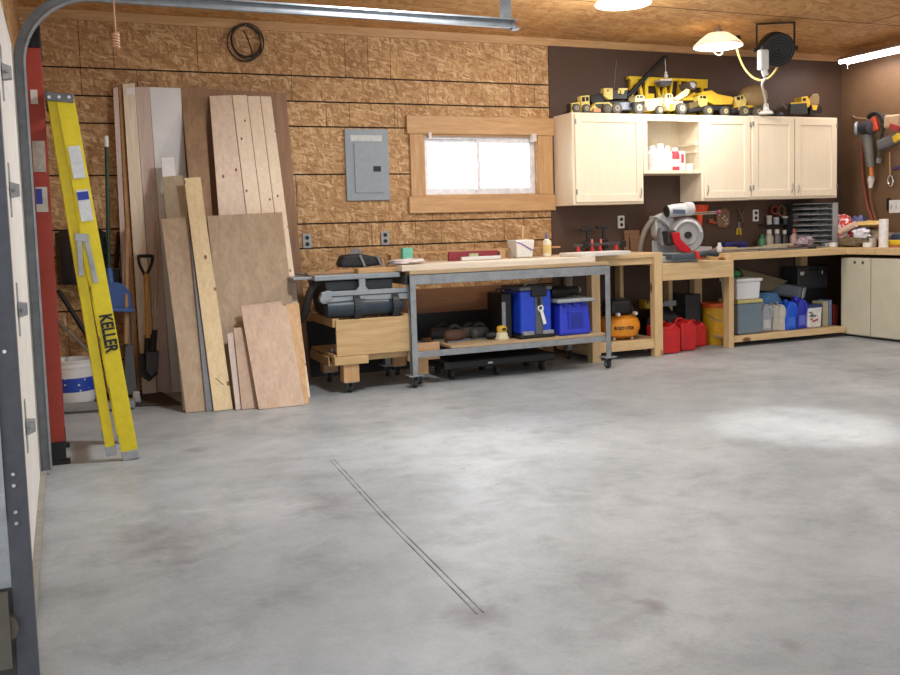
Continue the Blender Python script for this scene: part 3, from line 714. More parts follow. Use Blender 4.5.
board('board', Q(260.4,96,271,96.5,310.5,298.2,6.50), 6.50, S-.02, .02, PINE, 'rightmost tall pale pine board running down to the floor')
for a,b in (((124,84),(129,88)),):
    c = lean(130,91,7.257,.06); l = MB().cbox(c,.06,.003,.05,rx=math.atan(-.06))
    tg = one('price_tag', l, WHITE, 'small white tag stapled to top of tall pale board', 'tag', tuple(c))
board('board', Q(161,158,174,157,196,183.5,6.475), 6.475, S-.01, .016, WHITE, 'short white board top poking above the greenish board')
board('board', Q(162,177,183,175,211,187,6.45), 6.45, S-.01, .018, GRN, 'greenish-grey short board behind the tall brown panel')
board('plywood_sheet', Q(207,216,282,212,304,229,6.43), 6.43, .40, .012, PLY, 'large grey-brown plywood panel behind small offcuts', cat='plywood sheet')
board('plywood_sheet', [(161,219),(188,217),(213.5,fl(213.5,6.385)),(186,fl(186,6.385))], 6.385, .40, .016, PLY, 'tall narrow brown plywood panel left of the yellow pine board', cat='plywood sheet')
board('board', Q(186,197,193,197,217,206.5,6.365), 6.365, .395, .01, paint((120,122,128),.5), 'thin grey strip tucked beside the yellow pine board')
yb = board('board', [(184,178),(200.5,177),(204,205),(233,fl(233,6.345)),(214,fl(214,6.345))], 6.345, .39, .02, YPIN, 'yellow knotty pine board standing foremost beside brown panel')
c0 = lean(219,382,6.34,.39); mk = MB()
for i in range(6):
    a = lean(215.5+i*1.3, 378.5+i*1.1, 6.3435,.39); mk.bar(a, a+V((.02,0,-.012)), .006, .001, (0,0,1))
o = mk.build('ink_stamp', BLACK, yb, yb.location)
board('offcut', Q(227,334,233,332,241,236,6.31), 6.31, .42, .012, LAV, 'narrow pale offcut leftmost beside small pink plywood piece', 'short offcuts', 'offcut')
board('offcut', Q(233.5,328,243,327,259,242,6.30), 6.30, .42, .012, PLYP, 'short brown offcut second from left beside the small plywood piece', 'short offcuts', 'offcut')
board('offcut', Q(285,304,299,303,309,300,6.27), 6.27, .45, .014, FIRZ, 'pale yellow offcut behind right edge of small plywood piece', 'short offcuts', 'offcut')
board('offcut', [(241,309),(266,304),(287,306),(305,fl(305,6.235)),(259,fl(259,6.235))], 6.235, .45, .014, PLYP, 'small pinkish plywood piece foremost at right of the lumber', 'short offcuts', 'offcut')
board('offcut', [(240,306),(281,301),(283,306),(242,312)], 6.275, .45, .012, PLYP, 'dark-edged plywood scrap showing above the small pink piece', 'short offcuts', 'offcut')
# ================================================================== TABLE SAW ON WOODEN STAND
st = T('saw_stand','rolling oak stand on a post leg under the table saw','stand',(2.1,6.8,0))
OAK = wood((212,178,128),(186,150,102),'X',.8,.5)
OAKY = wood((206,172,124),(182,146,100),'Y',.8,.5)
x0,x1 = 1.815,2.41
st.part('front_panel', MB().box(x0,x1,6.48,6.5,.285,.555), OAK, bevel=.003)
st.part('side_rail', MB().box(x0-.02,x0+.03,6.5,7.15,.50,.565), OAKY, bevel=.003)
st.part('side_rail', MB().box(x1-.06,x1-.01,6.5,7.15,.51,.565), OAKY, bevel=.003)
st.part('shelf_board', MB().box(x0-.02,x1,6.5,7.15,.275,.295), OAKY, bevel=.002)
st.part('cross_beam', MB().box(1.79,2.05,6.46,6.6,.222,.283), OAK, bevel=.004)
st.part('cross_beam', MB().box(1.79,2.6,6.55,6.66,.232,.284), OAK, bevel=.004)
st.part('rear_beam', MB().box(1.79,2.6,7.05,7.15,.232,.284), OAK, bevel=.004)
st.part('side_beam', MB().box(1.78,1.88,6.6,7.15,.2,.27), OAKY, bevel=.004)
st.part('beam_end', MB().box(2.38,2.64,6.505,6.548,.2,.33), wood((202,160,120),(180,138,100),'X',1,.6), bevel=.004)
def caster(t, x, y, ztop, r=.036, plate=.05):
    f = t.part('caster', MB().box(x-plate,x+plate,y-plate*.8,y+plate*.8,ztop-.006,ztop).bar((x-.02,y,ztop-.004),(x-.02,y+.01,r),.004,.03).bar((x+.02,y,ztop-.004),(x+.02,y+.01,r),.004,.03), STEEL, bevel=.001)
    t.part('wheel', MB().lathe([(r*.5,-.014),(r*.92,-.013),(r,-.007),(r,.007),(r*.92,.013),(r*.5,.014)], (x,y+.012,r+.001), (1,0,0), 18), RUB, f, smooth=True)
    t.part('wheel_hub', MB().cyl((x-.02,y+.012,r),(x+.02,y+.012,r),r*.4,n=12), GALV, f)
for x,y in ((1.92,6.53),(2.5,6.6),(1.92,7.1),(2.5,7.1)):
    st.part('leg', MB().box(x-.06,x+.06,y-.05,y+.05,.085,.222), FIRZ, bevel=.004)
    caster(st, x, y, .085, .036, .045)
sj = T('table_saw','jobsite table saw with grey top and dark body on oak stand','table saw',(2.05,6.8,.555))
SG = paint((150,156,160),.4,.4,.06); SBK = paint((38,44,50),.45)
sj.part('table_top', MB().box(1.68,2.34,6.52,7.12,.845,.885), SG, bevel=.006)
sj.part('front_rail', MB().box(1.72,2.45,6.49,6.52,.68,.765), SG, bevel=.004)
sj.part('rail_groove', MB().box(1.73,2.45,6.487,6.49,.724,.732), DARK)
sj.part('side_extension', MB().box(1.54,1.70,6.6,7.1,.855,.875), SG, bevel=.004)
pt3 = [P(333,282,6.5),P(353,280,6.5)]
sj.part('rail_bracket', MB().prism([(2.01,6.5,.845),(2.06,6.5,.845),(2.06,6.5,.79),(2.085,6.5,.76),(2.085,6.5,.72),(1.985,6.5,.73),(1.985,6.5,.765),(2.01,6.5,.79)],(0,.03,0)), SG, bevel=.003)
sj.part('fence_end', MB().prism([P(320,299,6.48),P(322,294,6.48),P(327,291,6.48),P(332,291,6.48),P(332,300,6.48),P(321,303,6.48)],(0,.06,0)), SG, bevel=.004)
sj.part('body', MB().prism([(1.76,6.56,.84),(2.3,6.56,.84),(2.26,6.56,.57),(1.82,6.56,.57)],(0,.5,0)), SBK, bevel=.01)
sj.part('lower_body', MB().prism([(1.76,6.53,.69),(2.32,6.53,.69),(2.34,6.53,.6),(2.26,6.53,.567),(1.84,6.53,.567),(1.78,6.53,.6)],(0,.4,0)), paint((40,48,56),.45), bevel=.015)
sj.part('motor_drum', MB().lathe([(.03,-.3),(.07,-.29),(.075,-.1),(.08,-.09),(.08,0),(.075,.01),(.07,.2),(.055,.25),(.05,.3),(.03,.31)], (2.05,6.54,.64), (1,0,0), 20), paint((44,56,68),.4), smooth=True)
for x in (1.98,2.28): sj.part('tube_clamp', MB().cyl((x-.025,6.53,.64),(x+.025,6.53,.64),.095,n=20), SBK)
sj.part('dust_hose', MB().tube(bez((1.72,6.62,.82),(1.62,6.6,.76),(1.66,6.64,.6),(1.6,6.7,.55),12),.03,10), paint((40,35,33),.7), smooth=True)
# stuff on saw stand shelf (left, open side)
for i,(px,py,w_,c,l) in enumerate(((322,346,.12,GALV,'shiny metal bracket lying on the open left shelf of oak stand'),(330,350,.1,paint((150,120,96),.6),'brown wood scrap lying on the open left shelf of oak stand'),(318,352,.08,DARK,'dark hand tool lying on the open left shelf of oak stand'))):
    x_ = 1.86+.1*i; y_ = 6.62+.12*((i*2)%3)
    one(('metal_bracket','wood_scrap','hand_tool')[i], MB().cbox((x_+.03,y_,.318),w_,.06,.03,rz=.4*i).cbox((x_,y_+.05,.312),w_*.6,.03,.025,rz=-.5), c, l, ('bracket','scrap','tool')[i], (x_,y_,.297), bevel=.004)
x_,y_ = 1.74,7.0
# things on the saw table
def lay(name, lab, cat, a, b, Y, z, w_, th, mat, group=None):   # a board lying flat, long axis from pixel column a to b at depth Y
    p, q = P(a[0],a[1],Y), P(b[0],b[1],Y if len(b)<3 else b[2]); p.z = q.z = z+th/2
    return one(name, MB().bar(p, q, w_, th, (0,1,0)), mat, lab, cat, (p.x,p.y,z), group, bevel=.002)
lay('wood_strip','long thin pine strip across the back of the table saw','wood strip',(327,272),(410,266,6.86),6.86,.886,.12,.022,FIR)
lay('wood_strip','flat wood offcut at left end of the table saw top','wood strip',(306,273),(340,271,6.75),6.75,.886,.1,.016,wood((190,150,110),(166,124,86),'X',1,.6))
lay('wood_block','square-cut pine beam on front of the table saw','wood beam',(356,271),(402,267,6.62),6.6,.886,.1,.036,FIR)
bx = T('tool_roll','dark padded tool bag with grey straps behind pine beam on table saw','bag',P(361,266,7.0))
bz_ = .888
pl = [P(340,264,7.0),P(344,254,7.0),P(360,252,7.0),P(381,256,7.0),P(384,263,7.0),P(362,266,7.0),P(343,266,7.0)]
mz = min(p.z for p in pl)
for p in pl: p.z += .91-mz
bx.part('bag', MB().prism(pl,(0,.16,0)), paint((46,48,54),.7), bevel=.02)
for px in (362,379):
    bx.part('strap', MB().bar(P(px-2,253.5,6.99)+V((0,0,.91-mz)),P(px+3,265,6.99)+V((0,0,.91-mz)),.018,.006,(1,0,0)), GREY)
bx.part('grey_disc', MB().cyl(P(356,253,7.06)+V((0,0,.91-mz)),P(356,253,7.1)+V((0,0,.91-mz)),.05), GREY, smooth=True)
# ================================================================== STEEL CART
sc = T('steel_cart','long galvanised steel frame cart on casters holding boards','cart',(3.25,6.8,0))
X0,X1,YF,YB = 2.382,4.148,6.44,7.12
TZ = .86
def rail(m, *a): return m.box(*a)
sc.part('front_rail', MB().box(X0,X1,YF,YF+.04,TZ-.075,TZ).box(X0,X1,YF,YF+.05,TZ-.006,TZ), CARTM, bevel=.002)
sc.part('back_rail', MB().box(X0,X1,YB-.04,YB,TZ-.075,TZ), CARTM, bevel=.002)
for x in (X0,X1-.04): sc.part('end_rail', MB().box(x,x+.04,YF+.04,YB-.04,TZ-.075,TZ), CARTM, bevel=.002)
for x in (X0,X1-.05):
    for y in (YF-.002,YB-.048):
        sc.part('leg', MB().box(x,x+.05,y,y+.006,.1,TZ-.005).box(x if x==X0 else x+.044,x+.006 if x==X0 else x+.05,y,y+.05,.1,TZ-.005), CARTM, bevel=.001)
        sc.part('leg_plate', MB().box(x-.03,x+.09,y-.02,y+.07,.094,.102), CARTM)
        caster(sc, x+.03, y+.02, .093, .038, .04)
SZ = .275
sc.part('lower_front_rail', MB().box(X0+.05,X1-.05,YF+.004,YF+.04,SZ-.045,SZ), CARTM, bevel=.002)
sc.part('lower_back_rail', MB().box(X0+.05,X1-.05,YB-.04,YB-.004,SZ-.045,SZ), CARTM, bevel=.002)
sc.part('lower_shelf', MB().box(2.72,X1-.02,YF+.03,YB-.02,SZ+.001,SZ+.02), PLYX, bevel=.002)
sc.part('under_board', MB().box(X0+.01,X1,YF+.05,YB-.05,TZ-.03,TZ-.002), PLYX)
sc.part('top_board', MB().box(X0+.01,X1-.01,YF+.01,YB-.01,TZ+.001,TZ+.028), PLYX, bevel=.002)
lb = T('shaded_wall_board','long brown board in place of the shaded OSB wall behind the steel cart','board',(3.2,7.3,.35))
lb.part('board', MB().box(2.45,3.95,7.44,7.46,.0,.68), wood((150,106,72),(124,84,54),'X',.6,.65))  # darker brown stands in for the OSB wall in shade
one('shade_panel', MB().box(1.5,3.98,7.40,7.42,.0,.47), BLACK, 'black sheet added for the shade behind oak stand and steel cart', 'shade panel', (2.7,7.41,0))  # black panel added in place of the shade under stand and cart
CT = TZ+.029
p0 = P(400,268,6.5); p1 = P(584,256,6.5)
one('long_board', MB().prism([(p0.x,6.46,CT),(4.02,6.46,CT),(4.02,6.78,CT),(p0.x,6.78,CT)],(0,0,.045)), wood((240,226,206),(224,204,178),'X',.6,.5), 'long pale board lying along the steel cart top', 'board', (3.1,6.6,CT), bevel=.002)
one('long_board', MB().box(2.43,4.1,6.80,7.105,CT,CT+.045), wood((236,220,196),(216,194,164),'X',.6,.5), 'second long board behind the front one on steel cart, under the bucket', 'board', (3.2,6.95,CT), bevel=.002)
CT += .046
one('white_board', MB().prism([(3.9,6.47,CT),(4.46,6.6,CT),(4.46,6.86,CT),(3.9,6.84,CT)],(0,0,.03)), paint((226,222,216),.5,0,.04), 'white board at the right end of steel cart overlapping the bench', 'board', (4.1,6.6,CT), bevel=.003)
one('plastic_sheet', MB().lump((2.45,6.62,CT+.022),.16,.1,.022,.3,seed=4), paint((236,226,224),.35), 'crumpled clear plastic wrap at left end of the steel cart', 'plastic wrap', (2.45,6.62,CT), smooth=True)
mb_ = P(407,258,6.9)
one('mint_box', MB().cbox((mb_.x,6.9,CT+.001+.06),.085,.06,.12), paint((120,205,180),.5), 'small mint green box on the steel cart', 'box', (mb_.x,6.9,CT+.001), bevel=.004)
one('cedar_lath', MB().bar((2.40,6.98,CT+.075),(4.0,7.02,CT+.075),.05,.014,(0,1,0)), FIR, 'long thin wood lath lying across back of steel cart', 'lath', (3.0,7.0,CT+.068))
one('lath_spacer', MB().box(3.35,3.45,6.96,7.05,CT+.001,CT+.067), FIR, 'small wood block under the long thin lath', 'block', (3.4,7,CT+.001), bevel=.003)
one('lath_spacer', MB().box(2.42,2.52,6.94,7.03,CT+.001,CT+.067), FIR, 'small wood block under left end of the thin lath', 'block', (2.46,7,CT+.001), bevel=.003)
lv = T('red_level','dark red box-beam level lying on the steel cart','level',(3.05,6.88,CT+.001))
a,b = P(448,257,6.86),P(497,253,6.86)
lv.part('body', MB().box(a.x,b.x,6.84,6.87,CT+.001,CT+.075), paint((140,40,52),.45), bevel=.003)
lv.part('vial', MB().box((a.x+b.x)/2-.04,(a.x+b.x)/2+.04,6.838,6.872,CT+.025,CT+.055), paint((190,200,150),.3))
lv.part('end_cap', MB().box(b.x-.001,b.x+.015,6.838,6.872,CT,CT+.064), BLACK)
lay('white_strip','short white strip lying in front of the red level','strip',(461,260),(500,257),6.815,CT+.001,.028,.03,WHITE)
wbk = P(521,257,6.95)
pb = T('mixing_bucket','small white square pail with a wooden stir stick on steel cart','pail',(wbk.x,6.95,CT+.001))
m = MB(); w0,w1,hh_ = .074,.09,.15
def frust(x,y,z,w0,w1,h,d0=None,d1=None):
    d0 = w0 if d0 is None else d0; d1 = w1 if d1 is None else d1
    return MB().add([(x-w0,y-d0,z),(x+w0,y-d0,z),(x+w0,y+d0,z),(x-w0,y+d0,z),(x-w1,y-d1,z+h),(x+w1,y-d1,z+h),(x+w1,y+d1,z+h),(x-w1,y+d1,z+h)],[(0,3,2,1),(4,5,6,7),(0,1,5,4),(1,2,6,5),(2,3,7,6),(3,0,4,7)])
pb.part('pail', frust(wbk.x,6.95,CT+.001,w0,w1,hh_), WHITE, bevel=.012)
pb.part('handle', MB().tube(bez((wbk.x-.08,6.862,CT+.13),(wbk.x-.02,6.855,CT+.12),(wbk.x+.03,6.86,CT+.07),(wbk.x+.08,6.866,CT+.06),12),.005,6), paint((130,90,170),.5))
pb.part('stir_stick', MB().bar((wbk.x+.03,6.97,CT+.1),(wbk.x+.05,7.0,CT+.27),.025,.006,(1,0,0)), FIRZ)
gb = P(547,256,6.95)
gl = T('glue_bottle','white glue bottle with yellow label standing on steel cart','bottle',(gb.x,6.95,CT+.001))
gl.part('body', MB().lathe([(.034,0),(.036,.01),(.036,.12),(.03,.135),(.015,.15)], (gb.x,6.95,CT+.001)), paint((232,226,208),.4), smooth=True)
gl.part('label', MB().lathe([(.0365,.03),(.0365,.1)], (gb.x,6.95,CT+.001), closed=False), paint((224,200,130),.5), smooth=True)
gl.part('cap', MB().lathe([(.014,.15),(.014,.165),(.006,.2),(.003,.2)], (gb.x,6.95,CT+.001)), paint((110,110,150),.4), smooth=True)
# lower shelf things
LZ = SZ+.021
sn = P(502,340,6.62)
sd = T('orbital_sander','yellow palm sander with cream base on cart lower shelf','sander',(sn.x,6.62,LZ))
sd.part('base', MB().lathe([(.06,0),(.06,.014),(.05,.02),(.046,.05),(.036,.06)], (sn.x,6.62,LZ)), paint((216,206,172),.5), smooth=True)
sd.part('head', MB().lathe([(.036,.06),(.044,.078),(.04,.1),(.018,.112)], (sn.x,6.62,LZ)), paint((222,180,60),.4), smooth=True)
sd.part('switch', MB().cbox((sn.x,6.58,LZ+.085),.03,.014,.018), BLACK)
sd.part('dust_bag', MB().cyl((sn.x-.05,6.64,LZ+.035),(sn.x-.12,6.66,LZ+.035),.028), BLACK)
for i,(px,py,Y,c,l,n_) in enumerate(((430,338,6.9,DARK,'grey drill lying at left of cart lower shelf','power drill'),(470,333,6.8,paint((70,64,60),.6),'dark router lying behind the sander on cart shelf','router'),(455,336,6.7,paint((90,62,48),.6),'rusty brown planer lying on cart lower shelf','hand planer'),(480,338,6.75,paint((60,62,58),.6),'olive-grey jigsaw lying just left of the yellow sander','jigsaw'))):
    c_ = P(px,py,Y); xx = max(2.82, c_.x)
    t = T(n_.replace(' ','_'), l, n_.split()[-1], (xx,Y,LZ))
    t.part('body', MB().lathe([(.02,-.1),(.045,-.08),(.05,0),(.04,.07),(.02,.1)], (xx,Y,LZ+.052), (1,.25*i-.3,0), 14), c, smooth=True)
    t.part('handle', MB().tube(bez((xx-.05,Y+.06,LZ+.03),(xx-.04,Y+.04,LZ+.15),(xx+.06,Y+.02,LZ+.15),(xx+.07,Y+.03,LZ+.05),8),.018,8), BLACK, smooth=True)
    t.part('base_plate', MB().cbox((xx,Y,LZ+.006),.16,.08,.01), STEEL)
# blue wet-vac like box
def pbox(px0,px1,Y): return P(px0,330,Y).x, P(px1,330,Y).x
CB = paint((28,66,196),.35)
x0,x1 = pbox(520,551,6.55)
bv = T('blue_water_cooler_box','bright blue and grey upright cooler box with hanging white key tag','cooler box',((x0+x1)/2,6.68,LZ))
yf,yk = 6.53,6.86; hb_ = .385
bv.part('body', MB().box(x0,x1,yf,yk,LZ+.03,LZ+hb_), CB, bevel=.02)
bv.part('centre_panel', MB().box(x0+.13,x1-.085,yf-.008,yf+.01,LZ+.03,LZ+hb_-.02), paint((86,88,92),.5), bevel=.004)
bv.part('base', MB().box(x0-.02,x1+.02,yf-.02,yk+.01,LZ,LZ+.03), BLACK, bevel=.008)
for xx in (x0+.06,x1-.045): bv.part('foot_pad', MB().box(xx-.05,xx+.05,yf-.026,yf+.03,LZ+.028,LZ+.058), GREY, bevel=.006)
lid = bv.part('lid', MB().box(x0-.01,x1+.005,yf-.01,yk+.01,LZ+hb_,LZ+hb_+.035), paint((92,94,98),.5), bevel=.012)
bv.part('latch', MB().box((x0+x1)/2-.05,(x0+x1)/2+.09,yf-.02,yf+.02,LZ+hb_-.05,LZ+hb_+.03), BLACK, lid, bevel=.008)
bv.part('carry_handle', MB().tube([(x0+.1,6.66,LZ+hb_+.03),(x0+.13,6.66,LZ+hb_+.055),(x1-.07,6.66,LZ+hb_+.055),(x1-.03,6.66,LZ+hb_+.12)],.012,8), paint((170,160,140),.4), lid, smooth=True)
k0 = V((x1-.11,yf-.014,LZ+.24))
kt = bv.part('key_ring', MB().tube([k0+V((.022*math.cos(a),0,.022*math.sin(a))) for a in [2*PI*i/14 for i in range(14)]],.007,6,True), WHITE)
bv.part('tag', MB().bar(k0+V((.005,-.004,-.02)),k0+V((.035,-.004,-.13)),.028,.004,(1,0,0)), WHITE, kt)
bv.part('hook', MB().bar(k0+V((-.01,0,.02)),k0+V((-.015,0,.09)),.022,.012,(1,0,0)), BLACK, kt)
x2,x3 = pbox(498,513,6.7)
eq = T('black_tool_case','tall black case with a grey edge strip left of blue cooler box','case',((x2+x3)/2,6.75,LZ))
eq.part('case', MB().box(x2+.0,x0-.03,6.62,6.9,LZ,LZ+.37), BLACK, bevel=.012)
eq.part('edge_strip', MB().box(x2+.0,x2+.03,6.612,6.622,LZ+.06,LZ+.3), GREY)
eq.part('handle', MB().tube([(x2+.02,6.76,LZ+.36),(x2+.03,6.76,LZ+.395),(x0-.06,6.76,LZ+.395),(x0-.05,6.76,LZ+.36)],.01,8), DARK)
# blue tote with grey lid
x0,x1 = pbox(557,590,6.55)
TB = paint((40,58,196),.4)
tt = T('storage_tote','royal blue storage tote with grey lid right of cooler box','storage bin',((x0+x1)/2,6.68,LZ))
cx_ = (x0+x1)/2; hw = (x1-x0)/2
m = MB(); yc_ = 6.68; dd = .17; hT = .27
tt.part('tub', frust(cx_,yc_,LZ,hw*.96,hw*.86,hT,dd,dd*.88), TB, bevel=.02)
for dx in (-.085,0,.085): tt.part('notch', MB().box(cx_+dx-.022,cx_+dx+.022,yc_-dd*.88-.014,yc_-dd*.88+.02,LZ+hT-.04,LZ+hT), paint((26,40,150),.4), bevel=.006)
rp_ = tt.part('recess_frame', MB().box(cx_-.07,cx_+.07,yc_-dd-.005,yc_-dd+.03,LZ+.06,LZ+.2), paint((34,52,178),.4), bevel=.006)
tt.part('recess', MB().box(cx_-.05,cx_+.05,yc_-dd-.007,yc_-dd+.03,LZ+.08,LZ+.18), paint((26,42,150),.4), rp_)
tt.part('lid', MB().box(cx_-hw*1.12,cx_+hw*1.12,yc_-.19,yc_+.19,LZ+hT,LZ+hT+.03), paint((158,164,170),.45), bevel=.01)
tl_ = T('impact_tool','black power tool lying on the grey tote lid','power tool',(cx_,yc_,LZ+hT+.031))
z_ = LZ+hT+.031
tl_.part('body', MB().lathe([(.03,-.15),(.048,-.13),(.052,0),(.04,.03),(.035,.14),(.02,.16)], (cx_-.03,yc_-.03,z_+.054), (1,.2,0), 16), BLACK, smooth=True)
tl_.part('grip', MB().tube([(cx_+.02,yc_,z_+.05),(cx_+.08,yc_+.05,z_+.035),(cx_+.16,yc_+.07,z_+.035)],.03,10), BLK2, smooth=True)
tl_.part('chuck', MB().cyl((cx_+.09,yc_-.005,z_+.056),(cx_+.14,yc_+.005,z_+.056),.025), GREY)
# long dark case under cart
a,b = at(462,372,Z=.0), at(560,366,Z=0)
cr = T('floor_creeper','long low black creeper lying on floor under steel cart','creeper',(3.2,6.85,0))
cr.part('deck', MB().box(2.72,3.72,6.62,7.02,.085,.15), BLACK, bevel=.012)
for x in (2.8,3.2,3.62): 
    for y in (6.68,6.96): cr.part('caster', MB().cyl((x-.014,y,.042),(x+.014,y,.042),.04,n=14).box(x-.02,x+.02,y-.02,y+.02,.07,.086), RUB)
cr.part('reflector', MB().box(3.1,3.14,6.615,6.622,.11,.122), WHITE)
# ================================================================== WORK BENCHES
bn = T('workbench','pine lumber workbench with compressor shelf behind steel cart','workbench',(4.55,7.1,0))
H1 = .93
px_ = [4.18,4.84]
bn.part('top', MB().box(4.02,4.94,6.81,7.49,H1-.04,H1), BEN, bevel=.003)
bn.part('front_apron', MB().box(4.18,4.93,6.83,6.868,H1-.10,H1-.04), BEN, bevel=.003)
for x in px_: bn.part('leg', MB().box(x,x+.085,6.80 if x>4.5 else 6.785,6.87,0,H1-.002 if x>4.5 else H1-.04), BENZ, bevel=.003)
for x in (4.3,4.86): bn.part('leg', MB().box(x,x+.04,7.38,7.47,0,H1-.04), BENZ, bevel=.003)
bn.part('shelf_front_rail', MB().box(4.265,4.84,6.815,6.853,.075,.16), BEN, bevel=.003)
bn.part('shelf', MB().box(4.19,4.92,6.855,7.45,.14,.16), PLYX)
bn.part('side_rail', MB().box(4.2,4.24,6.87,7.45,.05,.14), BENY)
S1 = .161
# saw station
sw = T('saw_platform','lowered pine platform with wide front apron under the mitre saw','saw platform',(5.3,7.1,0))
PZ = .83
sw.part('platform', MB().box(4.93,5.70,6.83,7.49,PZ-.02,PZ), BEN, bevel=.002)
sw.part('apron', MB().box(4.93,5.72,6.805,6.829,PZ-.155,PZ-.001), BEN, bevel=.003)
sw.part('leg', MB().box(5.42,5.46,7.38,7.47,0,PZ-.02), BENZ)
# bench two along back wall, turning the corner to right wall
b2 = T('corner_workbench','L-shaped pine workbench running into the right wall corner','workbench',(6.8,7.2,0))
H2 = .89
b2.part('top', MB().prism([(5.71,6.88,H2-.065),(7.2,6.88,H2-.065),(7.2,5.0,H2-.065),(7.745,5.0,H2-.065),(7.745,7.49,H2-.065),(5.71,7.49,H2-.065)],(0,0,.065)), BEN, bevel=.003)
b2.part('side_board', MB().box(5.66,5.705,6.84,7.49,PZ+.001,H2-.001), BENY, bevel=.002)
b2.part('leg', MB().box(5.72,5.775,6.865,6.95,0,H2-.065), BENZ, bevel=.003)
for x in (5.74,7.1): b2.part('leg', MB().box(x,x+.09,7.40,7.48,0,H2-.05), BENZ)
b2.part('shelf', MB().box(5.73,7.2,6.92,7.47,.085,.101), PLYX)
b2.part('shelf_front_rail', MB().box(5.775,7.19,6.885,6.92,.045,.101), BEN, bevel=.003)
S2 = .102
# beige metal cabinet under right wing
cb = T('beige_cabinet','low beige two-door metal cabinet under the right bench wing','cabinet',(7.45,6.4,0))
BG = paint((212,206,184),.5,0,.04,5)
cb.part('carcass', MB().box(7.235,7.7,5.75,6.975,.02,.79), BG, bevel=.004)
for y0,y1 in ((6.61,6.97),(6.22,6.6),(5.8,6.21)):
    cb.part('door', MB().box(7.215,7.234,y0,y1,.03,.785), BG, bevel=.003)
hm = MB()
for y in (6.80,6.70): hm.cyl((7.213,y,.745),(7.216,y,.745),.016,n=12)
cb.part('finger_hole', hm, paint((90,84,70),.7))
cb.part('plinth', MB().box(7.26,7.69,5.77,6.96,.0,.02), DARK)
# ================================================================== WALL CABINETS
CYF = 7.18
def knob_loop(x,z): return MB().tube(bez((x,CYF-.02,z),(x-.005,CYF-.055,z+.01),(x+.012,CYF-.055,z+.09),(x+.008,CYF-.02,z+.1),10),.005,6)
def wall_cab(lab, x0, x1, z0, z1, doors, open_=False):
    t = T('wall_cabinet', lab, 'cabinet', ((x0+x1)/2,7.3,z0), 'maple wall cabinets')
    w_ = .018
    m = MB().box(x0,x0+w_,CYF,BW-.005,z0,z1).box(x1-w_,x1,CYF,BW-.005,z0,z1).box(x0+w_,x1-w_,CYF,BW-.005,z0,z0+w_).box(x0+w_,x1-w_,CYF,BW-.005,z1-w_,z1).box(x0+w_,x1-w_,BW-.02,BW-.005,z0+w_,z1-w_)
    t.part('carcass', m, MAPLE)
    fs_ = .045
    if open_:
        t.part('face_frame', MB().box(x0,x0+fs_,CYF-.019,CYF,z0,z1).box(x1-fs_*.5,x1,CYF-.019,CYF,z0,z1).box(x0+fs_,x1-fs_*.5,CYF-.019,CYF,z1-.06,z1).box(x0+fs_,x1-fs_*.5,CYF-.019,CYF,z0,z0+.03), MAPLE, bevel=.002)
        return t
    t.part('face_frame', MB().box(x0,x0+.03,CYF-.012,CYF,z0,z1).box(x1-.03,x1,CYF-.012,CYF,z0,z1).box(x0+.03,x1-.03,CYF-.012,CYF,z1-.03,z1).box(x0+.03,x1-.03,CYF-.012,CYF,z0,z0+.035), MAPLE, bevel=.0015)
    for a,b,hinge in doors:
        c,d = z0+.022,z1-.014; rw=.07; ya,yb = CYF-.032,CYF-.0125
        m = MB().box(a,a+rw,ya,yb,c,d).box(b-rw,b,ya,yb,c,d).box(a+rw,b-rw,ya,yb,c,c+rw).box(a+rw,b-rw,ya,yb,d-rw,d)
        f = t.part('door', m, MAPLE, bevel=.003)
        t.part('door_panel', MB().box(a+rw-.004,b-rw+.004,ya+.009,yb-.002,c+rw-.004,d-rw+.004), MAPLE, f)
        hx = a+.004 if hinge=='L' else b-.004
        for hz in (c+.07,d-.09): t.part('hinge', MB().cyl((hx,ya-.004,hz),(hx,ya-.004,hz+.045),.007,n=8), STEEL, f)
        kx = b-.035 if hinge=='L' else a+.03
        t.part('handle', knob_loop(kx,c+.03), GALV, f, smooth=True)
    return t
wall_cab('single-door pale maple wall cabinet beside the window', 4.24, 4.99, 1.375, 2.195, [(4.262,4.978,'L')])
wall_cab('shallow open pale maple shelf cabinet between the door cabinets', 4.992, 5.648, 1.65, 2.195, [], True)
wall_cab('single-door pale maple wall cabinet right of the open shelf', 5.65, 6.228, 1.39, 2.2, [(5.672,6.222,'R')])
wall_cab('double-door pale maple wall cabinet nearest the right corner', 6.23, 7.352, 1.395, 2.205, [(6.25,6.775,'L'),(6.79,7.335,'R')])
# bright things in the open shelf
oz = 1.65+.019
for i,(px,w_,h_,c,l) in enumerate(((652,.075,.25,(238,230,226),'white bottle leftmost in the open cabinet'),(660,.08,.27,(240,234,230),'white jar second from left in open cabinet'),(667,.06,.25,(236,224,224),'tall white bottle beside the red spray can'))):
    p = P(px,170,7.3); t = T('white_bottle', l, 'bottle', (p.x,7.3,oz), 'bottles in the open cabinet')
    t.part('body', MB().lathe([(w_*.95,0),(w_,.02),(w_,h_*.68),(w_*.5,h_*.82)], (p.x,7.3,oz)), paint(c,.4), smooth=True)
    t.part('cap', MB().cyl((p.x,7.3,oz+h_*.81),(p.x,7.3,oz+h_),w_*.45), WHITE, smooth=True)
p = P(675,170,7.26)
t = T('red_spray_can','red and white can in the open cabinet','can',(p.x,7.26,oz))
t.part('body', MB().lathe([(.04,0),(.042,.01),(.042,.17),(.03,.195)], (p.x,7.26,oz)), paint((214,70,84),.4), smooth=True)
t.part('cap', MB().cyl((p.x,7.26,oz+.195),(p.x,7.26,oz+.23),.028), WHITE)
t.part('label', MB().lathe([(.0428,.05),(.0428,.12)], (p.x,7.26,oz), closed=False), WHITE)
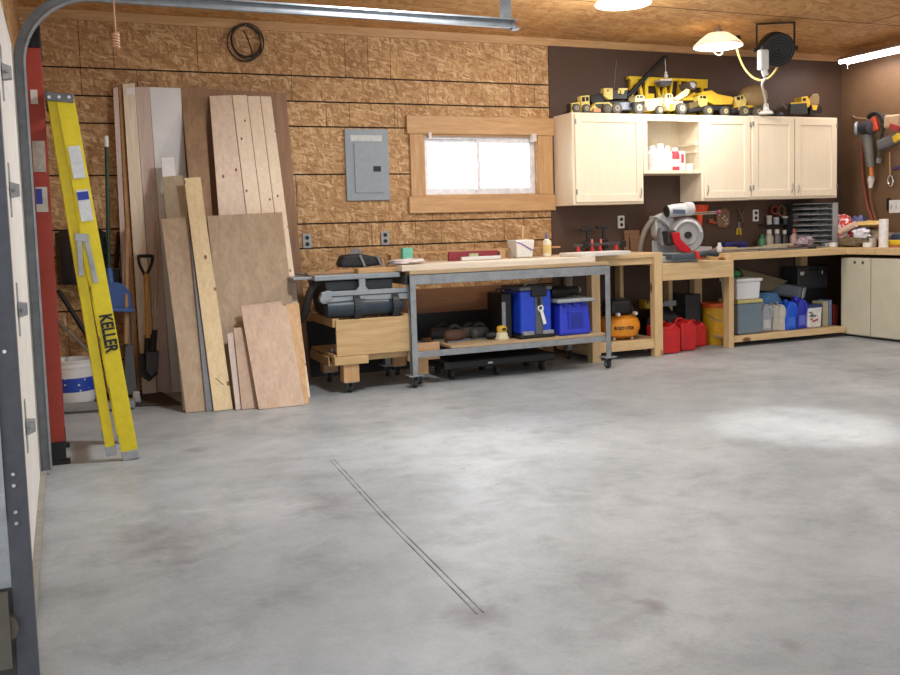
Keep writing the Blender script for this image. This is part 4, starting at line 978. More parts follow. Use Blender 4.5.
p = P(682,170,7.26)
t = T('white_box','small white carton with red print at right in open cabinet','box',(p.x,7.3,oz))
t.part('carton', MB().cbox((p.x,7.3,oz+.1),.09,.07,.2), WHITE, bevel=.003)
t.part('print', MB().cbox((p.x+.01,7.263,oz+.13),.03,.004,.08), paint((214,80,96),.5))
p = P(689,170,7.26)
one('white_cup', MB().lathe([(.03,0),(.04,.08),(.036,.08),(.028,.006)], (p.x,7.25,oz), closed=False), WHITE, 'small white cup at the right end of open cabinet', 'cup', (p.x,7.25,oz), smooth=True)
for z in (1.85,1.92): 
    one('shelf_cleat', MB().box(5.60,5.629,CYF+.02,BW-.03,z,z+.025), MAPLE, 'wooden cleat on right side inside open cabinet, %s' % ('upper one' if z>1.9 else 'lower one'), 'cleat', (5.61,7.3,z))
# ================================================================== SIGN AND TOY TRUCKS ON TOP
TZ_ = 2.2
YT = 7.26
sg = T('letter_sign','yellow wooden letter sign standing behind the toy trucks','sign',(5.3,7.44,TZ_))
ysg = 7.43
A = P(629,76,ysg); B = P(708,79,ysg); bt = P(629,112,ysg).z
SY = paint((236,200,36),.45,0,.04)
sg.part('top_bar', MB().box(A.x,B.x,ysg,ysg+.05,A.z-.028,A.z), SY, bevel=.003)
sg.part('bottom_bar', MB().box(A.x,B.x,ysg,ysg+.05,TZ_+.006,TZ_+.04), SY, bevel=.003)
word = 'DEWALT'; hz = A.z-.03-(TZ_+.04); wd = (B.x-A.x)/6.0
LX = [(630.5,643.5),(645,655),(656,674),(675,686),(687.5,696),(697,708)]
for i,ch in enumerate(word):
    xa, xb = P(LX[i][0],90,ysg).x, P(LX[i][1],90,ysg).x
    o = text(sg, 'letter', ch, hz, V(((xa+xb)/2, ysg+.016, (A.z-.03+TZ_+.04)/2)), V((1,0,0)), V((0,0,1)), SY, None, .015, .02, fit=((xb-xa)*.95, hz*1.02))
# toy helpers
def wheel(t, px, py, r, Y, w_=.05, hub=(200,190,150), par=None):
    c = P(px,py,Y); r *= 1.12; c.z = TZ_+.004+r
    f = t.part('wheel', MB().lathe([(r*.45,0),(r*.9,0),(r,w_*.2),(r,w_*.8),(r*.9,w_),(r*.45,w_)], (c.x,Y,c.z), (0,1,0), 20), TYRE, par, smooth=True)
    t.part('wheel_hub', MB().cyl((c.x,Y-.003,c.z),(c.x,Y+w_*.6,c.z),r*.5,n=14), paint(hub,.4), f, smooth=True)
    t.part('wheel_hub', MB().cyl((c.x,Y-.005,c.z),(c.x,Y,c.z),r*.15,n=8), DARK, f)
def both(t, px, py, r, Y, dep, w_=.05, hub=(200,190,150)):
    wheel(t,px,py,r,Y,w_,hub); wheel(t,px+.0,py,r,Y+dep,w_,hub)
def cab(t, poly, Y, d, mat, wins, name='cab', wm=BLACK):
    f = t.part(name, MB().prof(poly,Y,d), mat, bevel=.004)
    for x0,y0,x1,y1 in wins:
        t.part('window', MB().prof([(x0,y0),(x1,y0),(x1,y1),(x0,y1)],Y-.003,.01), wm, f)
    return f
zp = lambda px: P(px,112,YT)
PALE = paint((238,214,120),.4); PALEW = paint((246,232,170),.35)
# road grader
t = T('toy_grader','yellow toy road grader leftmost on the cabinet tops','toy',(P(590,112,YT).x,YT+.06,TZ_),'toy trucks')
cab(t,[(572,103),(580,102),(580,112),(572,112)],YT,.06,PALE,[(573,104,579,106.5)],'engine_hood')
cab(t,[(580.5,96),(589.5,95),(590,110),(582,111)],YT+.005,.06,PALE,[(582,97,585,101.5),(586,97,588.7,101)])
t.part('frame', MB().prof([(590,109),(596,102.5),(609,102),(613,105),(615,110),(612,110),(610,107),(598,107),(594,111),(590,111)],YT+.03,.06), PALE, bevel=.004)
t.part('frame_label', MB().prof([(595,104),(604,103.6),(603,106.5),(596,106.8)],YT+.027,.006), DARK)
t.part('blade', MB().prof([(594,108),(601,108.5),(601,112),(594,112)],YT-.01,.03), paint((200,150,110),.4))
t.part('ripper', MB().prof([(568.5,104),(571,104),(571,113),(569,113)],YT+.02,.03), BLACK)
for px in (577,587): both(t,px,109,.036,YT-.02,.08,.035,(170,160,130))
both(t,608,109,.04,YT-.02,.13,.04,(120,110,90))
# mobile crane
t = T('toy_crane','black and yellow toy crane truck with raised lattice boom','toy',(P(620,112,YT).x,YT+.1,TZ_),'toy trucks')
YC = YT+.05
t.part('deck', MB().prof([(590,96),(604,93),(604,101),(631,101),(634,104),(634,107),(592,103)],YC+.03,.08), BLACK, bevel=.004)
t.part('chassis', MB().prof([(612,103),(642,101),(645,109),(614,110)],YC,.14), paint((150,160,180),.4), bevel=.005)
cab(t,[(604,88),(613,88),(613,99.5),(609,99.5),(604,96)],YC+.01,.06,PALE,[(607.5,90,608.6,91.4)],'counterweight')
cab(t,[(613,89.5),(621,88.5),(628,89),(627,99),(613,99)],YC+.03,.1,BLK2,[(618,89.5,620,93.5)],wm=PALE)
t.part('cab_frame', MB().prof([(619,88),(628,88.2),(627.5,90),(625,90),(623.5,94),(621.5,94),(621,90),(619,90)],YC+.015,.012), PALE)
bm_ = MB(); b0,b1 = P(628,96,YC+.08), P(665,56,YC+.04)
for sx in (-.018,.018):
    for sy in (-.02,.02):
        bm_.bar(b0+V((sx,sy,0)), b1+V((sx*.6,sy*.6,0)), .012, .012, (0,1,0))
n_=14
for k in range(n_):
    a,b = b0.lerp(b1,k/n_), b0.lerp(b1,(k+1)/n_)
    bm_.bar(a+V((0,-.02,-.0)),b+V((0,.02,0)),.03,.006,(1,0,1))
bo_ = t.part('boom', bm_, BLACK)
t.part('boom_mast', MB().tube([P(614,88,YC+.1),P(616.5,60,YC+.1)],.003,6), STEEL)
t.part('cable', MB().tube([b1, P(666,76,YC+.04)],.003,6), WHITE, bo_)
hk_ = P(666,76,YC+.04)
t.part('hook_block', MB().ball(hk_+V((0,0,.03)),.014).ball(hk_,.02), WHITE, bo_, smooth=True)
t.part('clamshell_bucket', MB().prof([(660.5,79),(672,79),(673,82),(670,86),(662,86),(660,82)],YC+.0,.08), paint((90,88,92),.4), bo_, bevel=.006)
t.part('bucket_rim', MB().prof([(660.3,79),(672.4,78.6),(672.6,80.6),(660.3,80.8)],YC-.006,.09), paint((222,216,206),.4), bo_)
for px in (617.5,): both(t,px,108,.05,YC-.03,.16,.05,(150,140,130))
both(t,639.5,108,.055,YC-.05,.18,.05,(205,195,175))
t.part('fender', MB().prof([(632,106),(635,101),(640,99.5),(646,103),(647,108),(645,105),(640,102),(636,103)],YC-.05,.06), BLACK)
# wheeled pale hauler
t = T('toy_hauler','pale yellow toy hauler truck between the crane and loader','toy',(P(650,112,YT).x,YT+.03,TZ_),'toy trucks')
YH_ = YT-.01
cab(t,[(635.5,97),(637,95),(643.5,95),(645,97),(645,101),(635,102)],YH_,.12,PALEW,[(637.2,95.8,639,98.4),(640,95.8,643,98)])
t.part('bed', MB().prof([(645,99),(664,97.5),(665,108),(650,111),(645,106)],YH_,.12), PALEW, bevel=.005)
t.part('side_ladder', MB().prof([(648,101),(652,101),(650,110),(647,110)],YH_-.008,.01), paint((222,214,200),.4))
both(t,660.5,109,.038,YH_-.03,.14,.045,(224,206,150))
# front loader
t = T('toy_loader','yellow toy front loader with raised bucket beside the dump truck','toy',(P(678,112,YT).x,YT,TZ_),'toy trucks')
YL_ = YT-.035
cab(t,[(665.5,95),(667,93.5),(672,93.5),(673,95),(674,101),(683,101),(683,109),(668,110),(664,104)],YL_,.12,PALEW,[(667.5,94.5,669.3,98),(670.2,94.5,671.6,97.5)],'body')
ar = t.part('lift_arm', MB().prof([(673,99),(687,88.5),(690,90),(688,95),(678,101)],YL_-.012,.02).prof([(673,99),(687,88.5),(690,90),(688,95),(678,101)],YL_+.1,.02), PALEW, bevel=.003)
t.part('bucket', MB().prof([(689,82),(694,80.5),(697.5,84),(696,89),(692,88.5),(690,87)],YL_-.02,.16), paint((90,84,90),.4), ar, bevel=.004)
t.part('bucket_rim', MB().prof([(690,83),(694,82),(696,85),(694,88),(692,87)],YL_-.026,.01), paint((180,172,168),.4), ar)
t.part('grille', MB().prof([(670,104),(674,103.6),(673,111),(670,111)],YL_-.004,.01), TOYY)
both(t,682.5,108.5,.05,YL_-.04,.17,.05,(222,206,160))
# crawler behind
t = T('toy_crawler','yellow and black toy crawler half hidden behind the loader','toy',(P(690,112,YT+.1).x,YT+.1,TZ_),'toy trucks')
t.part('track_unit', MB().prof([(680,101),(697,100),(700,104),(699,112.5),(681,113)],YT+.08,.1), BLACK, bevel=.008)
t.part('blade', MB().prof([(686,97.5),(695,92),(698,98),(698,100),(680,100.5),(680,98)],YT+.075,.1), TOYY, bevel=.003)
# dump truck
t = T('toy_dump_truck','yellow toy dump truck with rounded bed right of the loader','toy',(P(716,112,YT).x,YT+.03,TZ_),'toy trucks')
YD = YT-.01
t.part('chassis', MB().prof([(689,109),(700,104.5),(732,106),(730,109.5),(700,110.5),(690,112)],YD+.01,.12), BLK2, bevel=.004)
t.part('hood', MB().prof([(690,103),(702,99.5),(702,105),(690,109)],YD+.005,.11), paint((110,96,60),.4), bevel=.003)
cab(t,[(698.5,95.5),(707,94.5),(708,97),(707.5,105),(701,107),(699,104)],YD,.08,PALE,[(700.2,96,702.2,98.4),(703.2,96,706.2,98.4)])
t.part('dump_bed', MB().prof([(698,94.5),(704,91.5),(712,90.2),(718,94),(732,96.5),(734,98.5),(732,104.5),(715,104.8),(709,102),(706.5,94.8)],YD-.01,.15), TOYY, bevel=.006)
for px in (709.5,726): both(t,px,109,.042,YD-.03,.15,.045,(214,196,130))
# mixer
t = T('toy_cement_mixer','yellow toy cement mixer with tan drum on the cabinet','toy',(P(752,112,YT).x,YT+.03,TZ_),'toy trucks')
t.part('chassis', MB().prof([(733,108),(740,106),(767,103.5),(768,106),(745,108),(735,111.5)],YD+.01,.12), TOYY, bevel=.004)
cab(t,[(734.5,97),(743.5,94.5),(747,100),(746,106),(738,107)],YD,.08,PALE,[(737,96.7,740,100),(741.2,96,743,99)])
dc_ = P(754,97,YD+.06); ax_ = V((1,0,-.12)).normalized()
t.part('drum', MB().lathe([(.03,-.16),(.07,-.13),(.115,-.05),(.12,.02),(.1,.08),(.06,.12),(.04,.13)], dc_, ax_, 20), paint((170,142,100),.5), smooth=True)
t.part('bumper', MB().prof([(731,108.5),(738,107),(738,111),(732,113.5)],YD,.12), BLK2)
for px in (745.5,759): both(t,px,109,.046,YD-.03,.15,.045,(190,170,120))
# dark roller piece and bulldozer
t = T('toy_roller','small black toy roller between cement mixer and bulldozer','toy',(P(779,113,YT).x,YT+.03,TZ_),'toy trucks')
t.part('drum', MB().lathe([(.02,0),(.07,.01),(.09,.03),(.085,.05),(.05,.075),(.02,.08)], (P(779,113,YT).x,YT+.06,TZ_+.002)), BLK2, smooth=True)
t.part('handle', MB().tube([P(782,107,YT+.05),P(782,103,YT+.05),P(787,109,YT+.05)],.005,6), STEEL)
t = T('toy_bulldozer','toy bulldozer with wide black blade rightmost on the cabinets','toy',(P(808,114,YT).x,YT+.03,TZ_),'toy trucks')
t.part('blade', MB().prof([(791,103.5),(807,102.3),(808,113.8),(790,114)],YT-.03,.04), paint((48,56,58),.45), bevel=.006)
t.part('blade_lip', MB().prof([(791,102.6),(807,101.6),(807,103),(791,104)],YT-.034,.012), TOYY)
cab(t,[(801.5,97),(808,96),(810.5,102),(810.5,107),(806,107.5),(805.5,102),(801.5,102)],YT+.02,.1,TOYY,[(803.2,98,806,101)])
t.part('engine', MB().prof([(809,99),(813,94),(818,93.5),(820,97),(819,105),(811,106)],YT+.03,.1), paint((150,126,84),.45), bevel=.008)
t.part('track', MB().prof([(811,105),(819,104),(823,108),(822,114),(810,114)],YT,.05).prof([(811,105),(819,104),(823,108),(822,114),(810,114)],YT+.13,.05), BLACK, bevel=.008)
t.part('ripper', MB().prof([(812,105),(818,105),(816.5,110),(813,110)],YT-.004,.006), TOYY)
# ================================================================== COMPRESSOR, GAS CANS, SHELF THINGS
c_ = P(621,328,6.98)
cp = T('air_compressor','orange pancake air compressor with black motor on the bench shelf','air compressor',(c_.x,6.98,S1))
OR = paint((232,148,36),.35,0,.04)
tz = S1+.108
cp.part('tank', MB().lathe([(.03,-.1),(.12,-.095),(.17,-.065),(.19,-.01),(.19,.03),(.17,.08),(.12,.105),(.03,.112)], (c_.x,7.02,tz), n=32), OR, smooth=True)
for a in (.6,2.2,3.8,5.4): cp.part('foot', MB().cyl((c_.x+.12*math.cos(a),7.02+.12*math.sin(a),S1),(c_.x+.12*math.cos(a),7.02+.12*math.sin(a),tz-.06),.014), paint((220,210,190),.4))
cp.part('motor_cover', MB().box(c_.x-.13,c_.x+.1,6.93,7.12,tz+.1,tz+.25), BLACK, bevel=.04)
cp.part('handle', MB().tube(bez((c_.x-.14,6.98,tz+.12),(c_.x-.12,6.98,tz+.3),(c_.x+.1,6.98,tz+.3),(c_.x+.13,6.98,tz+.12),12),.014,8), BLK2, smooth=True)
for dx in (-.09,.09): cp.part('gauge', MB().cyl((c_.x+dx,6.87,tz+.125),(c_.x+dx,6.91,tz+.125),.016), paint((220,214,206),.3))
ang0 = -PI/2+.25
# lettering wraps the tank
for i,ch in enumerate('BOSTITCH'):
    a_ = -PI/2 - .30 + .118*(i-3.5)
    c = V((c_.x+.194*math.cos(a_), 7.02+.194*math.sin(a_), tz+.005))
    text(cp,'lettering',ch,.05,c,V((-math.sin(a_),math.cos(a_),0)),V((0,0,1)),BLACK,None,.002,.03,fit=(.007 if ch=='I' else .019,.03))
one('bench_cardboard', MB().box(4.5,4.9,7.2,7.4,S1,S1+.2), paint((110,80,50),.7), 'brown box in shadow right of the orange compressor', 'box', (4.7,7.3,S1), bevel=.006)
one('yellow_tool_case', MB().prism([(4.52,7.2,S1+.202),(4.86,7.2,S1+.202),(4.82,7.2,S1+.30),(4.58,7.2,S1+.28)],(0,.2,0)), paint((150,116,30),.5), 'dull yellow tool case on brown box behind the bench leg', 'tool case', (4.7,7.3,S1+.202), bevel=.02)
def gas_can(px, py, w_, d_, h_, lab, rz=0):
    p = at(px,py,Z=0); x,y = p.x, p.y+d_/2
    t = T('gas_can', lab, 'gas can', (x,y,0), 'gas cans')
    a,b = w_/2,d_/2
    pr = [(-a,0),(a,0),(a,h_*.78),(a*.35,h_*.97),(-a*.2,h_*.86),(-a,h_*.86)]
    t.part('body', MB().prism([(x+i,y-b,j+.002) for i,j in pr],(0,d_,0)), RED, bevel=.018)
    t.part('handle', MB().tube(bez((x-a*.8,y,h_*.84),(x-a*.6,y,h_*1.02),(x,y,h_*1.02),(x+a*.3,y,h_*.93),10),.013,8), RED, smooth=True)
    t.part('spout_cap', MB().cyl((x+a*.55,y,h_*.84),(x+a*.75,y,h_*.98),.028), BLACK, smooth=True)
    t.part('seam', MB().box(x+a-.004,x+a+.003,y-.006,y+.006,.03,h_*.75), paint((206,80,76),.4))
    t.part('label', MB().box(x+a-.001,x+a+.003,y-b*.7,y-b*.35,h_*.42,h_*.55), WHITE)
gas_can(672,354,.2,.26,.29,'red plastic gas can nearest the bench leg under mitre saw')
gas_can(689,351,.17,.24,.30,'red gas can in the middle of the three under mitre saw')
gas_can(701,347,.15,.22,.25,'smallest red gas can rightmost under the mitre saw platform')
p = P(717,333,7.2)
t = T('yellow_bucket','yellow oil bucket with orange rim under mitre saw platform','bucket',(p.x,7.2,0))
t.part('pail', MB().lathe([(.13,.001),(.135,.01),(.15,.36),(.158,.365),(.158,.38),(.15,.38)], (p.x,7.2,0)), paint((212,160,30),.45), smooth=True)
t.part('rim', MB().lathe([(.16,.36),(.163,.37),(.163,.4),(.155,.405),(.02,.405)], (p.x,7.2,0), closed=False), paint((206,90,30),.45), smooth=True)
t.part('bail', MB().tube(bez((p.x-.15,7.15,.3),(p.x-.08,7.03,.2),(p.x+.08,7.03,.2),(p.x+.15,7.15,.32),10),.005,6), STEEL)
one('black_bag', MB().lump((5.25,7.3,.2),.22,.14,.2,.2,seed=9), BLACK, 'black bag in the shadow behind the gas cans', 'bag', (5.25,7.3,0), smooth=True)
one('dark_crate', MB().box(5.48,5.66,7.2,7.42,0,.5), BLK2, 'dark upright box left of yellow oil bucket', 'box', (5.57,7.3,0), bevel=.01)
tr = T('chainsaw_case','dull yellow chainsaw lying on top of black bag behind gas cans','chainsaw',(5.1,7.26,.4))
tr.part('body', MB().cbox((5.12,7.26,.43),.2,.12,.09), paint((170,140,30),.5), bevel=.02)
tr.part('handle', MB().tube(bez((5.04,7.2,.44),(5.06,7.2,.54),(5.18,7.2,.54),(5.22,7.2,.44),8),.012,8), BLACK)
tr.part('bar', MB().cbox((5.3,7.26,.42),.22,.01,.05), STEEL)
# ---- lower shelf of corner bench
def px_box(x0,x1,Y): return P(x0,320,Y).x, P(x1,320,Y).x
Yb = 6.98
x0,x1 = px_box(736,760.5,Yb)
t = T('blue_tank','translucent grey-blue tank with yellow lid under the corner bench','tank',((x0+x1)/2,7.1,S2))
t.part('tank', MB().box(x0,x1,Yb-.03,Yb+.25,S2,S2+.30), paint((112,130,142),.3,0,.06,3), bevel=.018)
t.part('lid', MB().box(x0-.004,x1+.004,Yb-.034,Yb+.254,S2+.30,S2+.333), paint((196,184,120),.5), bevel=.006)
t.part('band', MB().box(x0-.002,x1+.002,Yb-.033,Yb,S2+.08,S2+.088), paint((120,138,148),.4))
x0b,x1b = px_box(735.5,760,Yb)
t = T('white_bin','white plastic bin with lid on top of blue tank','bin',((x0b+x1b)/2,7.1,S2+.334))
t.part('tub', frust((x0b+x1b)/2,Yb+.1,S2+.334,(x1b-x0b)/2*.9,(x1b-x0b)/2*.96,.17,.11,.12), paint((224,226,230),.45,0,.03,4), bevel=.012)
t.part('lid', MB().box(x0b-.004,x1b+.01,Yb-.03,Yb+.23,S2+.504,S2+.535), paint((226,228,230),.45), bevel=.008)
one('green_cloth', MB().lump((x0b+.06,Yb+.1,S2+.536+.04),.07,.06,.04,.25,seed=3), paint((40,120,60),.8), 'green rag on the white bin lid under corner bench', 'cloth', (x0b+.06,Yb+.1,S2+.536), smooth=True)
def jug(name, lab, x0, x1, h_, Y, d_, mat, capm, style=0, labmat=None):
    a,b = px_box(x0,x1,Y); cx_=(a+b)/2; w_=(b-a)/2
    t = T(name, lab, 'jug', (cx_,Y+d_/2,S2), 'jugs under the corner bench')
    pr = [(-w_,0),(w_,0),(w_,h_*.66),(w_*.55,h_*.84),(w_*.0,h_*.9),(-w_*.35,h_*.9),(-w_*.95,h_*.68)]
    if style: pr = [(-w_,0),(w_,0),(w_,h_*.62),(w_*.8,h_*.82),(w_*.15,h_*.92),(-w_*.3,h_*.9),(-w_*.7,h_*.72),(-w_,h_*.55)]
    t.part('body', MB().prism([(cx_+i,Y,S2+.001+j) for i,j in pr],(0,d_,0)), mat, bevel=min(.022,w_*.3))
    nx = cx_-w_*.15
    t.part('cap', MB().cyl((nx,Y+d_/2,S2+h_*.88),(nx,Y+d_/2,S2+h_),w_*.36), capm, smooth=True)
    t.part('handle', MB().tube(bez((cx_+w_*.1,Y+d_*.4,S2+h_*.9),(cx_+w_*.9,Y-.01,S2+h_*.92),(cx_+w_*.95,Y-.012,S2+h_*.7),(cx_+w_*.6,Y-.004,S2+h_*.45),10),w_*.16,8), mat, smooth=True)
    if labmat: t.part('label', MB().box(cx_-w_*.7,cx_+w_*.6,Y-.003,Y+.004,S2+h_*.12,S2+h_*.42), labmat)
    return t
jug('oil_jug','silver grey jug with pale handle right of blue tank',762,772.5,.29,Yb,.14,paint((158,162,168),.4),GREY,0,paint((190,192,196),.4))
jug('oil_jug','beige jug left of the bright blue jug',773,780,.27,Yb+.02,.14,paint((190,186,178),.45),GREY)
jug('oil_jug','taller beige jug touching the bright blue jug',780,785.5,.28,Yb,.14,paint((198,194,184),.45),GREY)
jug('antifreeze_jug','bright blue jug on the shelf under corner bench',786.5,797,.30,Yb-.02,.15,paint((22,88,214),.35),paint((24,60,160),.4),1,paint((60,110,220),.4))
jug('washer_fluid_jug','dark royal blue jug right of bright blue jug',797.5,807,.32,Yb,.15,paint((44,52,180),.35),paint((50,60,190),.4),1,paint((96,110,210),.4))
x0,x1 = px_box(807.5,822,Yb)
t = T('white_tub','white tub with blue lid and red print under corner bench','tub',((x0+x1)/2,Yb+.1,S2))
cx_=(x0+x1)/2; w_=(x1-x0)/2
t.part('tub', frust(cx_,Yb+.1,S2,w_*.92,w_,.22,.1,.11), paint((226,226,226),.45), bevel=.02)
t.part('lid', MB().box(cx_-w_*1.02,cx_+w_*1.02,Yb-.012,Yb+.212,S2+.2,S2+.235), paint((44,54,110),.45), bevel=.008)
pm = MB()
for i,(dx,dz,l_) in enumerate(((-.05,.13,.05),(-.02,.12,.06),(-.06,.155,.04))): pm.cbox((cx_+dx,Yb-.008,S2+dz),l_,.005,.012,ry=-.4+.3*i)
t.part('black_print', pm, DARK)
pm = MB().cbox((cx_+.0,Yb-.008,S2+.075),.07,.005,.016,ry=-.25).cbox((cx_-.05,Yb-.008,S2+.09),.03,.005,.012)
t.part('red_print', pm, paint((190,60,50),.5))
x0,x1 = px_box(823,828.5,Yb+.05)
one('pale_can', MB().box(x0,x1,Yb+.05,Yb+.2,S2,S2+.25), paint((176,172,140),.5), 'narrow olive-beige can right of the white tub', 'can', (x0,Yb+.1,S2), bevel=.006)
x0,x1 = px_box(829,832,Yb+.05)
one('blue_can', MB().box(x0,x1,Yb+.05,Yb+.2,S2,S2+.26), paint((110,124,160),.5), 'thin pale blue can at the right end of lower shelf', 'can', (x0,Yb+.1,S2), bevel=.006)
x0,x1 = px_box(833.5,838,Yb+.1)
one('red_can', MB().box(x0,x1,Yb+.1,Yb+.2,S2,S2+.2), paint((130,40,30),.5), 'dark red can against beige cabinet on lower shelf', 'can', (x0,Yb+.1,S2), bevel=.006)
bag = MB().lump((P(770,297,7.2).x,7.28,S2+.13),.17,.12,.13,.1,seed=2)
one('dark_bin', bag, DARK, 'dark sack behind the jugs on the lower shelf', 'sack', (P(770,297,7.2).x,7.28,S2), smooth=True)
hc = P(770,299,7.2); hm = MB()
for k in range(5):
    hm.tube([V((hc.x+(.15-.012*k)*math.cos(a), 7.24+(.11-.01*k)*math.sin(a), S2+.262+.02*k)) for a in [2*PI*i/24 for i in range(24)]],.0125,8,True)
one('air_hose', hm, paint((92,140,190),.5), 'coil of light blue hose above the grey jugs', 'hose', (hc.x,7.24,S2+.26), smooth=True)
p = P(797,293,7.15)
t = T('grey_speaker_case','grey case with pale rounded end lying above the blue jugs','case',(p.x,7.25,S2+.33))
u_ = V((.62,-.8,-.16)).normalized(); c0 = P(804,293,7.17)-u_*.17
t.part('shell', MB().bar(c0-u_*.17,c0+u_*.16,.13,.17,(0,0,1)), paint((96,100,108),.45), bevel=.03)
t.part('end_face', MB().bar(c0+u_*.161,c0+u_*.175,.11,.15,(0,0,1)), paint((176,180,184),.4), bevel=.02)
p0_,p1_ = P(798,275,7.22),P(828,270,7.22)
one('black_crate', MB().box(p0_.x+.02,p1_.x,7.24,7.46,S2,.466), BLACK, 'black crate at the back of lower shelf under the black toolbox', 'crate', (p1_.x-.1,7.35,S2), bevel=.01)
one('black_crate', MB().box(6.3,p0_.x,7.3,7.46,S2,S2+.2), BLACK, 'low black crate at the back of lower shelf under grey case', 'crate', (6.6,7.4,S2), bevel=.01)
p0_,p1_ = P(798,275,7.22),P(828,270,7.22)
t = T('black_toolbox','black toolbox with two chrome latches under the corner bench','toolbox',((p0_.x+p1_.x)/2,7.35,.467))
t.part('box', MB().box(p0_.x,p1_.x,7.22,7.46,.467,.70), BLK2, bevel=.012)
for px in (802.5,824): l_ = P(px,274.5,7.21); t.part('latch', MB().cbox((l_.x,7.214,.635),.05,.012,.04), CHROME, bevel=.003)
t.part('handle', MB().tube([(p0_.x+.14,7.21,.66),(p0_.x+.14,7.19,.67),(p1_.x-.14,7.19,.67),(p1_.x-.14,7.21,.66)],.008,6), BLACK)
a_ = [P(740,268,7.3),P(757,272,7.3),P(790,281,7.3),P(770,292,7.3),P(750,290,7.3)]
one('tan_tarp', MB().prism(a_,(0,.1,0)), paint((116,104,82),.8), 'folded dull tan tarp behind white bin under corner bench', 'tarp', tuple(a_[3]), bevel=.02)
# ================================================================== MITRE SAW
ms = T('mitre_saw','red and grey sliding mitre saw on the pine platform','mitre saw',(5.2,7.0,PZ))
AL = paint((196,198,200),.4,.2,.05); MG = paint((120,122,126),.45,.2)
YS = 7.0
def q(px,py,Y=YS): return P(px,py,Y)
ms.part('base', MB().prism([(q(648,258).x,6.88,PZ+.001),(q(690,258).x,6.88,PZ+.001),(q(692,258).x,7.3,PZ+.001),(q(648,258).x,7.3,PZ+.001)],(0,0,.06)), AL, bevel=.01)
ms.part('turntable', MB().cyl((q(668,256).x,7.06,PZ+.06),(q(668,256).x,7.06,PZ+.085),.16,n=32), AL, smooth=True)
fx0 = q(653,244,7.14).x; fx1 = q(712,244,7.14).x
ms.part('fence', MB().prism([(fx0,7.14,PZ+.08),(fx1,7.14,PZ+.08),(fx1,7.14,PZ+.12),(fx0+.34,7.14,PZ+.14),(fx0+.28,7.14,PZ+.2),(fx0,7.14,PZ+.2)],(0,.02,0)), AL, bevel=.003)
arm = ms.part('table_arm', MB().prism([(q(667,255,6.86).x,6.79,PZ+.03),(q(700,255,6.86).x,6.76,PZ+.03),(q(700,255,6.86).x,6.88,PZ+.03),(q(667,255,6.86).x,6.95,PZ+.03)],(0,0,.05)), paint((70,82,92),.4), bevel=.01)
ms.part('arm_handle', MB().tube([q(699,255,6.76),q(706,253,6.74),q(715,253.5,6.74),q(718,255,6.74)],[.03,.024,.03,.018],10), paint((52,62,68),.5), arm, smooth=True)
ms.part('red_lock', MB().prism([q(697,251,6.74),q(702,253,6.74),(q(705,258,6.74)),q(698,259,6.74)],(0,.06,0)), paint((210,60,56),.4), arm, bevel=.006)
ms.part('pivot_post', MB().prof([(655,216),(668,215),(676,226),(674,238),(664,243),(657,236)],7.12,.1), AL, bevel=.012)
ms.part('pivot_knob', MB().lathe([(.05,0),(.055,.02),(.055,.1),(.05,.13),(.04,.17)], q(663,246,7.06), (0,0,1)), MG, smooth=True)
ms.part('motor', MB().lathe([(.04,-.13),(.054,-.125),(.057,-.08),(.06,-.07),(.06,.06),(.065,.065),(.066,.105),(.06,.135),(.035,.145)], q(679,210,7.0), (1,-.12,.08), 24), paint((206,206,208),.4), smooth=True)
ms.part('motor_vent', MB().lathe([(.035,-.142),(.045,-.138),(.055,-.126),(.03,-.125)], q(679,210,7.0), (1,-.12,.08), 24), BLACK, smooth=True)
ms.part('motor_label', MB().bar(q(673,211.5,6.94),q(685,212,6.94),.04,.004,(0,0,1)), paint((84,98,120),.5))
gc = q(686.5,235,6.98); r_ = .165
ga = V((-.3,-1,0)).normalized()
gd = ms.part('blade_guard', MB().lathe([(.03,.03),(r_*.55,.034),(r_*.6,.02),(r_*.92,.024),(r_,.0),(r_,-.05),(r_*.9,-.055),(.03,-.055)], gc, ga, 36), paint((160,158,156),.25,0,.08,10), smooth=True)
gu = V((1,-.3,0)).normalized(); 
ms.part('guard_arch', MB().tube([gc+ga*.03+(gu*math.cos(a)+V((0,0,1))*math.sin(a))*r_*.78 for a in [PI*.05+PI*.9*i/18 for i in range(19)]],.014,8), paint((214,214,214),.35), gd, smooth=True)
ms.part('blade_bolt', MB().cyl(gc+ga*.03,gc+ga*.055,.032,n=10), BLACK, gd)
rp = [(672.5,233),(680,232),(681,239),(687,245),(692,250),(690,253),(680,251),(675,243)]
ms.part('red_arm', MB().prof(rp,6.9,.03), paint((200,30,44),.35), bevel=.006)
ms.part('gearbox', MB().prof([(668,231),(676,230),(678,240),(674,246),(669,244)],6.93,.12), BLK2, bevel=.012)
ms.part('slide_rod', MB().cyl(q(690,214,6.98),q(718,212.5,6.98),.013), CHROME, smooth=True)
ms.part('rod_cap', MB().cyl(q(716.5,212.5,6.98),q(720,212.3,6.98),.02), paint((130,60,90),.5))
ms.part('upper_bracket', MB().prof([(656,217),(664,213),(672,216),(680,229),(674,232),(664,222)],7.06,.06), AL, bevel=.008)
hs = MB().tube(bez(q(668,215,7.1),q(650,214,7.15),q(641,232,7.2),q(640,252,7.25),20),.024,10)
hs_ = T('vacuum_hose','grey vacuum hose curving from mitre saw down to bench','hose',q(640,252,7.25))
hs_.part('hose', hs, paint((138,132,122),.6), smooth=True)
hs_.part('cuff', MB().cyl(q(668.5,214.5,7.1),q(662,214.2,7.12),.03), MG)
p = q(709,242,6.98); 
t = T('clear_bottle','small clear plastic bottle standing right of the mitre saw','bottle',(5.69,6.96,H2))
p = P(706.5,246,6.95)
